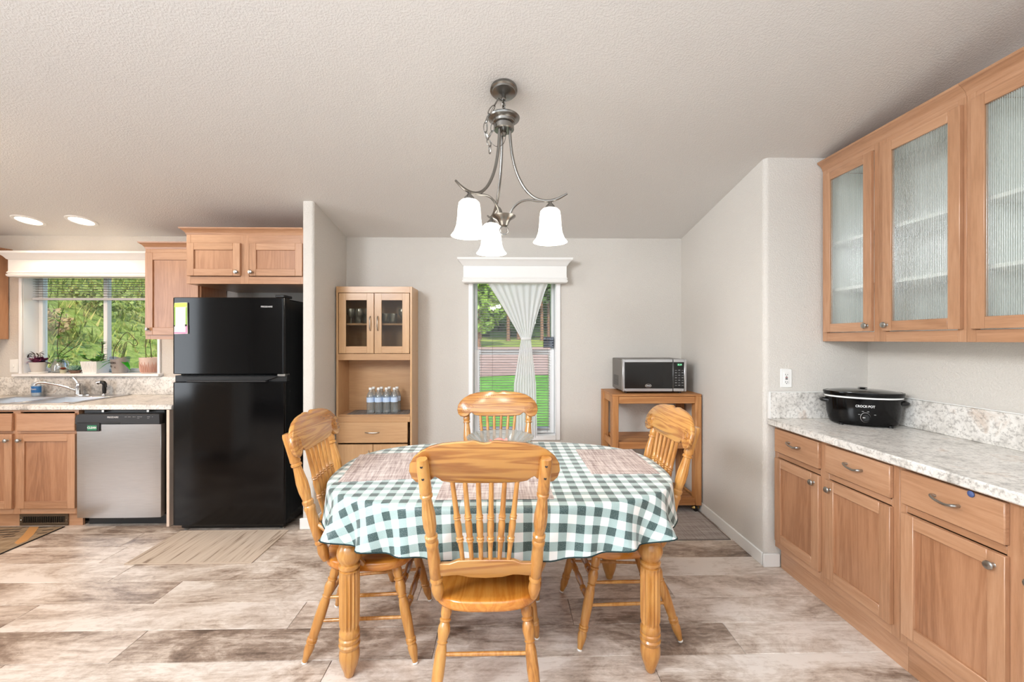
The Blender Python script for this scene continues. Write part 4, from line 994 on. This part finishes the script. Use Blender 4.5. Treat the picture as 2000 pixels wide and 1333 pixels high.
    SP = [(0, .0065), (.03, .008), (.15, .0085), (.24, .0105), (.265, .014), (.285, .0105), (.3, .014), (.315, .0105), (.4, .0125), (.48, .0128), (.53, .010), (.545, .0135), (.56, .0105), (.575, .0135), (.59, .0105), (.65, .0095), (1, .0085)]
    for b_, t_ in zip((-.083, -.05, -.0165, .0165, .05, .083), (-.113, -.069, -.023, .023, .069, .113)):
        zt_ = .908; MB().turn((b_, py(.6), .598), (t_, cy(t_, zt_), zt_), SP, 12).build('spindle', M['oak_z'], t)
    for (a, b_, z, zz, tr) in (('rl', 'rr', .235, .235, 0), ('rl', 'fl', .17, .185, 0), ('rr', 'fr', .17, .185, 0), ('rl', 'fl', .265, .28, 0), ('rr', 'fr', .265, .28, 0), ('fl', 'fr', .20, .20, 1), ('fl', 'fr', .30, .30, 1)):
        p, q = legs[a](z), legs[b_](zz)
        if tr: MB().turn(p, q, [(0, .008), (.12, .011), (.2, .014), (.23, .0105), (.25, .015), (.27, .0105), (.29, .015), (.31, .011), (.5, .016), (.69, .011), (.71, .015), (.73, .0105), (.75, .015), (.77, .0105), (.8, .014), (.88, .011), (1, .008)], 14).build('front_stretcher', M['oak_x'], t)
        else: MB().turn(p, q, [(0, .0068), (.5, .0082), (1, .0068)], 10).build('stretcher', M['oak_z'], t)
    return t
ch = chair_proto()
for i, (x, y, rz, lab) in enumerate(((-.066, 1.735, 0, 'oak pressed-back chair nearest the camera, its back towards us'), (-.04, 2.47, 180, 'oak pressed-back chair on the far side of the table, before the window'),
                                     (-.62, 2.035, -88, 'oak pressed-back chair at the left end of the table, by the fridge'), (.562, 2.115, 92.5, 'oak pressed-back chair at the right end of the table, by the cart'))):
    o = ch if i == 0 else copy_tree(ch); o.location = (x, y, 0); o.rotation_euler = (0, 0, R(rz)); o['label'] = lab

# ------------------------------------------------------------------ chandelier
cx_, cy_ = .0, 2.03; zc_ = ceil(cy_); ZR = 1.861
cl = thing('chandelier', 'brushed nickel chandelier with three lit bell shades above the table', 'chandelier', (cx_, cy_, ZR)); zz = zc_ - ZR
cp = MB().lathe(0, 0, [(.064, .004), (.066, -.014), (.058, -.018), (.056, -.026), (.03, -.034), (.01, -.036)], 32).build('ceiling_canopy', M['nickel'], cl); cp.location = (0, 0, zz); cp.rotation_euler = (R(-9.65), 0, 0)
MB().lathe(0, 0, [(.008, zz - .056), (.012, zz - .05), (.008, zz - .034)], 12).build('canopy_loop', M['nickel'], cl)
hz = .60
MB().lathe(0, 0, [(.02, hz - .05), (.045, hz - .05), (.05, hz - .046), (.05, hz - .03), (.044, hz - .028), (.044, hz - .02), (.054, hz - .015), (.055, hz - .004), (.06, hz), (.075, hz + .004), (.078, hz + .011), (.073, hz + .017), (.04, hz + .022), (.016, hz + .034), (.008, hz + .045)], 32).build('hub', M['nickel'], cl)
MB().lathe(0, 0, [(.01, hz - .075), (.016, hz - .065), (.012, hz - .05)], 14).build('hub_finial', M['nickel'], cl)
def link_mb(p, q, tw, r=.0026, wd=.0095):
    p, q = Vector(p), Vector(q); d = (q - p); L = d.length; d.normalize(); u = d.orthogonal().normalized(); v = d.cross(u); u = u * math.cos(tw) + v * math.sin(tw)
    pts = [p + d * (L * .5) + d * (math.cos(a) * (L * .5 + .003)) + u * (math.sin(a) * wd) for a in [2 * math.pi * k / 12 for k in range(12)]]
    return MB().tube(pts, r, 6, closed=True, sub=1)
top = Vector((0, 0, zz - .05)); bot = Vector((0, 0, hz + .04)); nl = 6
for k in range(nl):
    p = top + (bot - top) * (k / nl); q = top + (bot - top) * ((k + 1) / nl); link_mb(p, q, (k % 2) * R(90)).build('chain_link', M['nickel'], cl)
sl = [(-.006, -.004, zz - .06), (-.025, -.012, hz + .1), (-.045, -.02, hz + .06), (-.072, -.03, hz + .015), (-.086, -.035, hz - .03), (-.088, -.035, hz - .075), (-.075, -.035, hz - .11), (-.066, -.034, hz - .14), (-.066, -.034, hz - .175)]
for k in range(len(sl) - 1): link_mb(sl[k], sl[k + 1], (k % 2) * R(80) + .4, 0.0024, .009).build('chain_link', M['nickel'], cl)
sl = [(-.075, -.035, hz - .105), (-.056, -.034, hz - .07), (-.05, -.034, hz - .03)]
for k in range(2): link_mb(sl[k], sl[k + 1], k * R(80) + .8, 0.0024, .009).build('chain_link', M['nickel'], cl)
MB().tube([(-.03, -.02, hz + .09), (-.07, -.035, hz), (-.085, -.03, hz - .08), (-.04, -.02, hz - .135), (.0, 0, hz - .11), (.01, 0, hz - .06)], .0014, 5).build('wire', M['nickel'], cl)
MB().lathe(0, 0, [(.008, .085), (.02, .09), (.026, .104), (.034, .118), (.056, .132), (.058, .137), (.03, .142), (.012, .15)], 28).build('lower_bowl', M['nickel'], cl)
rp = [(.02 * math.cos(a), 0, .068 + .02 * math.sin(a)) for a in [2 * math.pi * k / 16 for k in range(16)]]
MB().tube(rp, .0035, 8, closed=True, sub=1).build('pull_ring', M['nickel'], cl)
for an in (107, 227, 347):
    c, s = math.cos(R(an)), math.sin(R(an)); f = lambda r, z: (r * c, r * s, z)
    MB().tube([f(.03, hz - .045), f(.034, hz - .11), f(.045, hz - .19), f(.068, hz - .27), f(.105, hz - .34), f(.15, hz - .385), f(.195, hz - .402), f(.235, hz - .403), f(.27, hz - .393), f(.305, hz - .376)], [.0072] * 8 + [.006, .0045], 10, sub=4).build('arm', M['nickel'], cl)
    MB().tube([f(.03, .14), f(.045, .172), f(.08, .2), f(.12, .207), f(.16, .2), f(.2, .196)], .0056, 8, sub=4).build('lower_arm', M['nickel'], cl)
    MB().lathe(.225 * c, .225 * s, [(.006, hz - .402), (.008, hz - .415), (.022, hz - .43), (.026, hz - .44), (.024, hz - .447)], 18).build('socket_cup', M['nickel'], cl)
    sh = MB().lathe(.225 * c, .225 * s, [(.02, .158), (.036, .156), (.046, .146), (.050, .12), (.0525, .08), (.057, .045), (.067, .018), (.081, .0), (.079, .0), (.065, .019), (.056, .04), (.051, .08), (.048, .12), (.044, .142), (.02, .152)], 32, cap=False).build('lamp_shade', M['shade'], cl)
    lamp('chandelier_bulb', 'POINT', (cx_ + .225 * c, cy_ + .225 * s, ZR - .005), 5.5, (1, .9, .76), .04)

# ------------------------------------------------------------------ slow cooker
ck = thing('slow_cooker', 'oval black slow cooker with white band on the right countertop', 'slow cooker', (2.05, 2.36, .917), -30); ck.scale = (.9, .9, 1.1)
e = .66
MB().lathe(0, 0, [(.165, .008), (.172, .014), (.178, .03), (.186, .06), (.19, .1), (.193, .142), (.19, .144)], 48, sy=e).build('base', M['black_gloss'], ck)
for a in range(4): MB().lathe(.12 * (1 if a % 2 else -1), .07 * (1 if a > 1 else -1), [(.014, 0), (.014, .01)], 10).build('foot', M['black'], ck)
MB().lathe(0, 0, [(.19, .141), (.1965, .142), (.197, .149), (.19, .15)], 48, sy=e).build('white_band', M['white'], ck)
MB().lathe(0, 0, [(.19, .149), (.2, .152), (.205, .166), (.203, .172), (.192, .173), (.188, .168), (.17, .166)], 48, sy=e, cap=False).build('crock_rim', M['black_gloss'], ck)
MB().lathe(0, 0, [(.19, .172), (.16, .178), (.1, .184), (.002, .186)], 40, sy=e, cap=False).build('lid', flat('dark_lid_glass', (46, 48, 46), .06, 0, Coat_Weight=.5), ck)
MB().turn((0, 0, .184), (0, 0, .192), [(0, .01), (.4, .014), (.7, .026), (1, .02)], 16).build('lid_knob', M['black'], ck)
for s in (-1, 1): MB().tube([(s * .178, -.035, .118), (s * .208, -.028, .12), (s * .214, 0, .12), (s * .208, .028, .12), (s * .178, .035, .118)], [.01, .009, .009, .009, .01], 8).build('handle', M['black'], ck)
MB().turn((-.01, -.1235, .05), (-.01, -.136, .05), [(0, .02), (.7, .019), (1, .016)], 20).build('dial', M['black'], ck)
dq = MB().turn((-.01, -.1235, .05), (-.01, -.1275, .05), [(0, .0245), (1, .0235)], 28, cap=False); dq.build('dial_ring', M['ink'], ck)
MB().box(-.026, -.013, -.1375, -.1355, .0485, .0515, .0005).build('dial_pointer', M['ink'], ck)
text('CROCK·POT', .0165, M['ink'], ck, (-.012, -.1272, .105), bold=.0003)
mb = MB()
for x, z in ((-.045, .062), (-.028, .078), (-.002, .078), (.03, .064)): mb.box(x, x + .01, -.127, -.1235, z, z + .003, .0004)
mb.build('dial_marks', M['grey_ink'], ck)

# ------------------------------------------------------------------ floor mats
def mat_(name, x0, x1, y0, y1, mat, edge, lab):
    t = thing(name, lab, 'mat', ((x0 + x1) / 2, (y0 + y1) / 2, 0)); a, b = (x1 - x0) / 2, (y1 - y0) / 2
    MB().box(-a + .008, a - .008, -b + .008, b - .008, .0005, .006, .001).build('mat_surface', mat, t)
    MB().box(-a, a, -b, -b + .008, .0005, .007, .001).box(-a, a, b - .008, b, .0005, .007, .001).box(-a, -a + .008, -b + .008, b - .008, .0005, .007, .001).box(a - .008, a, -b + .008, b - .008, .0005, .007, .001).build('bound_edge', edge, t)
    return t
mat_('floor_mat', -2.36, -1.575, 2.655, 3.11, M['runner'], flat('mat_edge_beige', (196, 178, 160), .8), 'beige ribbed mat on the floor before the refrigerator')
mat_('floor_mat', .7, 1.585, 2.90, 3.72, M['grey_runner'], flat('mat_edge_grey', (120, 110, 104), .8), 'grey woven mat under the wooden cart')
km = mat_('floor_mat', -4.5, -3.275, 2.745, 3.20, woven('kitchen_mat', [(120, 100, 78), (148, 128, 102), (168, 150, 126)], 60, 60), flat('mat_edge_black', (26, 22, 22), .7), 'patterned kitchen mat with dark border before the sink')
z = .0062
def flat_shape(pts, name, mat): # printed shape lying on the mat
    n = len(pts); MB().add([(x, y, z) for x, y in pts] + [(x, y, z + .0006) for x, y in pts], [tuple(range(n))[::-1], tuple(range(n, 2 * n))] + [(i, (i + 1) % n, n + (i + 1) % n, n + i) for i in range(n)], False).build(name, mat, km)
tan = flat('print_tan', (196, 146, 90), .8); drk = flat('print_dark', (52, 42, 38), .8); brn = flat('print_brown', (112, 88, 72), .8); cre = flat('print_cream', (206, 172, 120), .8)
flat_shape([(.535, -.03), (.58, -.05), (.585, .0), (.53, .09), (.43, .22), (.36, .22), (.46, .09)], 'spoon_print', tan)
flat_shape([(-.55, -.2), (.52, -.2), (.52, -.1), (-.55, -.1)], 'band_print', brn); flat_shape([(-.55, -.085), (.3, -.085), (.3, -.04), (-.55, -.04)], 'band_print', cre)
flat_shape([(-.55, .07), (.12, .07), (.16, .2), (-.55, .2)], 'panel_print', cre)
for (x, y, w_, d_) in ((.2, .16, .14, .012), (.22, .12, .15, .012), (.26, .08, .12, .012), (.52, .15, .06, .012), (.54, .1, .05, .01), (.44, .2, .1, .01), (.36, .05, .06, .014)):
    flat_shape([(x, y), (x + w_, y + .02), (x + w_, y + d_ + .02), (x, y + d_)], 'script_stroke', drk)

# ------------------------------------------------------------------ plants on the kitchen sill
SZ = KW[2] + .0035
def pot(name, lab, x, y, prof, mat, cat='plant', sq=None):
    t = thing(name, lab, cat, (x, y, SZ))
    if sq: MB().lathe(0, 0, prof, 4, rot=R(45)).build('pot', mat, t, angle=20)
    else: MB().lathe(0, 0, prof, 28).build('pot', mat, t)
    return t
SHELL = lambda r0, r1, h: [(r0, 0), (r1, h), (r1 * .93, h), (r1 * .9, h * .88), (.002, h * .87)]
pA = pot('potted_plant', 'purple-leaved plant in a pale pot at the left end of the sill', -4.135, 3.812, [(r * 1, zz_ + .012) for r, zz_ in SHELL(.042, .06, .085)], flat('pale_pot', (206, 200, 194), .5))
MB().lathe(0, 0, [(.055, 0), (.064, .012), (.06, .013), (.05, .006), (.002, .006)], 28, cap=False).build('saucer', M['white'], pA)
mb = MB(); r2 = random.Random(3)
for i in range(46):
    a = r2.uniform(0, 6.28); el = r2.uniform(-.1, 1.0); d = Vector((math.cos(a) * math.cos(el), math.sin(a) * math.cos(el) * .7, math.sin(el))); leaf_mb(mb, Vector((r2.uniform(-.035, .035), r2.uniform(-.03, .03), .09 + r2.uniform(0, .02))), d, r2.uniform(.045, .075), .036)
tag(mb.build('foliage', M['purple'], pA), kind='stuff')
mb = MB()
for i in range(9):
    a = 2.0 + i * .5; p0 = Vector((r2.uniform(-.03, .02), 0, .09)); p1 = p0 + Vector((math.cos(a) * .05, -.01, r2.uniform(.05, .1))); mb.tube([p0, (p0 + p1) / 2 + Vector((0, 0, .015)), p1], .0015, 5)
    for k in range(2): leaf_mb(mb, p1, Vector((math.cos(a + k), .1, .3 - .5 * k)), .035, .012)
tag(mb.build('trailing_stems', M['stem'], pA), kind='stuff')
jg = thing('glass_jug', 'round clear glass jug holding leafy cuttings on the sill', 'jug', (-4.0, 3.86, SZ))
MB().lathe(0, 0, [(.04, 0), (.052, .01), (.056, .04), (.05, .075), (.036, .1), (.03, .11), (.034, .12), (.032, .12), (.028, .11), (.034, .1), (.047, .075), (.053, .04), (.048, .012), (.002, .005)], 28, cap=False).build('jug_body', M['crystal'], jg)
MB().tube([(.033, 0, .108), (.07, 0, .1), (.078, 0, .06), (.052, 0, .03)], .005, 8).build('handle', M['crystal'], jg)
mb = MB(); lf = MB()
for path in ([(0, 0, .02), (-.02, 0, .2), (-.01, .0, .36), (.01, 0, .5), (.035, 0, .58)], [(0, 0, .02), (.02, 0, .14), (.1, -.01, .2), (.2, -.02, .26)], [(0, 0, .02), (-.01, 0, .15), (.06, -.01, .22), (.12, 0, .29)], [(0, 0, .05), (.04, -.01, .13), (.09, -.02, .14)]):
    mb.tube(path, .0028, 5)
    for q in range(1, len(path)):
        for k in range(5):
            p = Vector(path[q - 1]).lerp(Vector(path[q]), r2.random()); a = r2.uniform(0, 6.28); leaf_mb(lf, p, Vector((math.cos(a), math.sin(a) * .5, r2.uniform(-.2, .8))), r2.uniform(.04, .06), .026)
mb.build('stems', M['stem'], jg); tag(lf.build('foliage', M['leaf'], jg), kind='stuff')
pB = pot('potted_plant', 'tiny red-leaved succulent in a small pot on the sill', -3.905, 3.80, [(.02, 0), (.025, .03), (.021, .03), (.002, .026)], flat('tiny_pot', (180, 176, 150), .5)); mb = MB()
for i in range(22):
    a = i * 2.4; leaf_mb(mb, (0, 0, .03), Vector((math.cos(a), math.sin(a), .4 + .05 * i)), .03, .016, bend=.1)
tag(mb.build('foliage', M['red_leaf'], pB), kind='stuff')
pC = pot('potted_plant', 'blue-green rosette succulent in a brown bowl on the sill', -3.80, 3.80, [(.03, 0), (.048, .026), (.044, .026), (.002, .02)], flat('brown_bowl', (120, 92, 78), .5)); mb = MB()
for i in range(44):
    a = i * 2.4; rr = .03 * (i / 44) ** .5; leaf_mb(mb, (rr * math.cos(a), rr * math.sin(a), .025), Vector((math.cos(a), math.sin(a), 1.6 - 1.4 * i / 44)), .05, .016, bend=-.15)
tag(mb.build('rosette', M['pale_leaf'], pC), kind='stuff')
pD = pot('potted_plant', 'jade plant in a square white fluted pot on the sill', -3.635, 3.815, [(.082, 0), (.1, .105), (.092, .105), (.09, .09), (.002, .09)], M['white'], sq=True)
mb = MB()
for k in range(9):
    x = -.056 + k * .014; mb.turn((x * .85, -.0585, .006), (x, -.0715, .1), [(0, .003), (.5, .0045), (1, .003)], 6)
mb.build('flutes', M['white'], pD)
mb = MB(); lf = MB()
for path in ([(0, 0, .09), (.03, 0, .13), (.05, 0, .17), (.055, 0, .24), (.05, 0, .28)], [(0, 0, .09), (-.05, 0, .115), (-.1, 0, .13), (-.12, 0, .15)], [(0, 0, .09), (.02, .01, .12), (-.01, .01, .14)], [(0, 0, .09), (.06, -.01, .11), (.08, -.01, .16)]):
    mb.tube(path, .004, 6)
    for q in range(1, len(path)):
        for k in range(6):
            p = Vector(path[q - 1]).lerp(Vector(path[q]), .3 + .7 * r2.random()); a = r2.uniform(0, 6.28); leaf_mb(lf, p, Vector((math.cos(a), math.sin(a) * .6, r2.uniform(0, .8))), r2.uniform(.034, .05), .03, bend=.05)
mb.build('stems', M['stem'], pD); tag(lf.build('foliage', M['leaf'], pD), kind='stuff')
def orchid(t, leaves, spikes, z0):
    for (a, l, wd, up, bd) in leaves:
        leaf_mb(MB(), (0, 0, z0), Vector((math.cos(R(a)), math.sin(R(a)), up)), l, wd, bend=bd, n=7).build('leaf', M['orchid'], t)
    for pth in spikes: MB().tube(pth, .0026, 6, sub=5).build('flower_spike', M['stem'], t)
pE = thing('potted_plant', 'orchid with looping dry stems in a metal bucket with printed letters', 'plant', (-3.425, 3.815, SZ))
vs = []; n = 40; fs = []
for (r, z_, wv) in ((.05, 0, 0), (.053, .003, 0), (.068, .135, 1), (.071, .142, 1), (.068, .142, 1), (.062, .13, 1), (.055, .115, 0)):
    for i in range(n):
        a = 2 * math.pi * i / n; vs.append((r * math.cos(a), r * math.sin(a), z_ + wv * .012 * math.cos(2 * a) - .006 * wv))
for k in range(6): fs += [(k * n + i, k * n + (i + 1) % n, k * n + n + (i + 1) % n, k * n + n + i) for i in range(n)]
MB().add(vs, fs + [tuple(range(n))[::-1]]).build('bucket', flat('zinc', (178, 172, 168), .45, .6), pE); MB().lathe(0, 0, [(.058, .112), (.002, .116)], 24, cap=False).build('bark_mix', M['soil'], pE)
orchid(pE, [(10, .17, .055, .28, .12), (-20, .13, .05, .12, .75), (170, .12, .05, .35, .4), (185, .2, .03, .15, .42), (200, .13, .045, .2, .8), (80, .12, .05, .5, .3)],
       [[(0, 0, .11), (.03, 0, .19), (.05, 0, .27), (.085, 0, .275), (.11, 0, .25), (.145, 0, .245), (.15, 0, .275), (.1, 0, .335), (.07, 0, .36), (.04, 0, .35), (0, 0, .3), (.0, 0, .29), (-.03, 0, .25), (-.055, 0, .19), (-.06, 0, .12)], [(.01, 0, .11), (.045, 0, .2), (.06, 0, .27)]], .11)
text('MERS', .026, M['dark_ink'], pE, (-.008, -.0665, .092), (98, 0, 0)); text('&', .03, M['dark_ink'], pE, (-.02, -.0635, .062), (98, 0, 0), sx=1); text('K', .022, M['dark_ink'], pE, (.014, -.0625, .052), (98, 0, 0))
pF = pot('potted_plant', 'orchid in a frosted pinkish pot at the right end of the sill', -3.165, 3.815, [(.056, 0), (.06, .004), (.075, .138), (.07, .138), (.066, .12), (.002, .12)], flat('pink_pot', (222, 198, 186), .35))
mb = MB()
for i in range(17):
    a = 3.2 + i * .19; mb.turn((.06 * math.cos(a), .06 * math.sin(a), .01), (.0715 * math.cos(a), .0715 * math.sin(a), .08 + .02 * (i % 2)), [(0, .006), (.6, .0055), (1, .001)], 6)
mb.build('drip_pattern', flat('pink_drip', (206, 160, 142), .4), pF)
orchid(pF, [(20, .12, .06, .4, .3), (150, .09, .05, .3, .3), (200, .1, .05, .15, .5)], [[(-.03, 0, .12), (-.035, 0, .22), (-.03, 0, .33)], [(.02, 0, .12), (.01, 0, .22), (0, 0, .3)]], .12)

# ------------------------------------------------------------------ outdoors
def gz(x, y):
    b = -.42 if y < 16 else -.42 + (y - 16) * .042
    t = max(0, -x - 5.2); 
    return b + .62 * t + .10 * math.sin(x * 1.3 + y * .9) * min(1, t)
def patch(name, x0, x1, y0, y1, nx, ny, mat, dz=0, fedge=None):
    vs = []; fs = []
    for j in range(ny + 1):
        for i in range(nx + 1):
            x = x0 + (x1 - x0) * i / nx; y = y0 + (y1 - y0) * j / ny
            if fedge: y += fedge(x) * (1 - j / ny)
            vs.append((x, y, gz(x, y) + dz))
    for j in range(ny):
        for i in range(nx): a = j * (nx + 1) + i; fs.append((a, a + 1, a + nx + 2, a + nx + 1))
    return struct(MB().add(vs, fs), name, mat)
patch('lawn', -5.2, 40, WY + .3, 20, 30, 12, M['lawn']); patch('ground', -60, 60, 19, 110, 40, 24, M['verge'], -.02)
patch('hillside', -30, -5.2, WY + .3, 40, 40, 40, M['hill'])
patch('road', -7, 40, 19, 42, 30, 12, M['road'], .02, lambda x: .9 * math.sin(x * .35 + .4))
def foliage(rr, n, sx, sy, sz, size, seed, cone=False):
    r_ = random.Random(seed); mb = MB()
    for i in range(n):
        if cone:
            h_ = r_.random() ** .8; rad = (1 - h_) * rr * r_.uniform(.4, 1) + .1; a = r_.uniform(0, 6.28); p = Vector((rad * math.cos(a) * sx, rad * math.sin(a) * sy, h_ * sz))
        else:
            d = Vector((r_.gauss(0, 1), r_.gauss(0, 1), r_.gauss(0, 1))).normalized() * (r_.random() ** .35); p = Vector((d.x * sx, d.y * sy, d.z * sz))
        q = Vector((r_.gauss(0, 1), r_.gauss(0, 1), r_.gauss(0, .7))).normalized(); u = q.orthogonal().normalized() * size * r_.uniform(.5, 1); v = q.cross(u)* .7
        mb.add([p - u, p - v, p + u, p + v], [(0, 1, 2, 3)])
    return mb
def tree(x, y, h_, lab, kind, crown=None):
    z = gz(x, y); t = thing('pine_tree' if kind == 'pine' else 'leafy_tree', lab, 'tree', (x, y, z), rnd.uniform(0, 360), group='trees beyond the road')
    MB().turn((0, 0, -.2), (rnd.uniform(-.2, .2), 0, h_ * .8), [(0, .32), (.05, .24), (.5, .18), (1, .05)], 10).build('trunk', M['bark'], t)
    if crown is None:
        m_ = foliage(h_ * .13, 1500, 1, 1, h_ * .72, .5, 11, True) if kind == 'pine' else foliage(1, 1900, h_ * .3, h_ * .3, h_ * .42, .42, 12)
        c = tag(m_.build('crown', M['pine'] if kind == 'pine' else M['broad'], t), kind='stuff')
    else: c = crown.copy(); C.objects.link(c); c.parent = t
    c.location = (0, 0, h_ * (.3 if kind == 'pine' else .52)); return c
c1 = tree(-2.6, 43, 13, 'sunlit leafy tree seen through the left of the dining window', 'leafy')
spots = [(.6, 56, 'tall bare-trunked pine behind the sheer curtain'), (2.1, 60, 'pine just left of the curtain fold, beyond the road'), (3.6, 62, 'pine right of the curtain, beyond the road'), (5.2, 57, 'sunlit pine trunk at the right side of the dining window'), (6.8, 64, 'dark pine farthest right beyond the road'), (-3.4, 60, 'dark pine behind the leafy tree')]
c2 = None
for (x, y, lab) in spots: c2 = tree(x, y, 17, lab, 'pine', c2) if c2 is None else (tree(x, y, 17, lab, 'pine', c2), c2)[1]
# far woods as a background mass
wd = MB(); r3 = random.Random(5)
for i in range(5200):
    x = r3.uniform(-30, 34); y = r3.uniform(66, 84); h_ = r3.uniform(0, 20); p = Vector((x, y, gz(0, y) + h_)); q = Vector((r3.gauss(0, .4), -1, r3.gauss(0, .5))).normalized(); u = q.orthogonal().normalized() * r3.uniform(.5, 1.2); v = q.cross(u)
    wd.add([p - u, p - v, p + u, p + v], [(0, 1, 2, 3)])
tag(wd.build('woods', M['pine']), 'dark woods in the distance beyond the road and pines', 'woods', kind='stuff')
# weeds and shrubs on the hillside
gm = MB(); r4 = random.Random(9)
for i in range(14000):
    x = -r4.uniform(5.6, 22); y = r4.uniform(4.6, 24)
    if not (-1.35 < x / y < -.62): continue
    z = gz(x, y); a = r4.uniform(0, 6.28); hgt = r4.uniform(.10, .26); wdt = r4.uniform(.015, .035)
    for k in range(2):
        a += 1.8; dx, dy = math.cos(a) * wdt, math.sin(a) * wdt; l = Vector((math.cos(a + 1), math.sin(a + 1), 0)) * hgt * .5
        gm.add([(x - dx, y - dy, z - .02), (x + dx, y + dy, z - .02), (x + l.x, y + l.y, z + hgt)], [(0, 1, 2)])
tag(gm.build('weeds', M['tuft']), 'green and tan weeds covering the hillside outside the kitchen window', 'weeds', kind='stuff')
sb = None
for i, (x, y, s, k, lab) in enumerate(((-7.2, 6.9, .35, 0, 'low green shrub nearest the kitchen window, behind the orchids'), (-8.3, 7.6, .5, 1, 'dry brownish shrub low on the hillside behind the sill plants'), (-9.2, 9.8, .7, 0, 'green shrub on the hillside, seen through the middle of the kitchen window'),
        (-12.4, 12.6, 1.0, 0, 'large green shrub on the hillside, seen high in the left kitchen pane'), (-9.6, 12.4, .9, 0, 'green shrub on the hillside, seen high in the right kitchen pane'), (-13.0, 16.8, 1.1, 1, 'dry shrub farthest up the hillside outside the kitchen window'))):
    t = thing('hillside_shrub', lab, 'shrub', (x, y, gz(x, y)), 40 * i, group='shrubs on the hillside')
    if i < 2: o = tag(foliage(1, 420, 1, 1, .6, .11, 20 + i).build('foliage', M['weed'] if k == 0 else M['dry'], t), kind='stuff'); sb = (sb or []) + [o]
    else: o = sb[k].copy(); C.objects.link(o); o.parent = t
    t.scale = (s, s, s); o.location = (0, 0, .3)
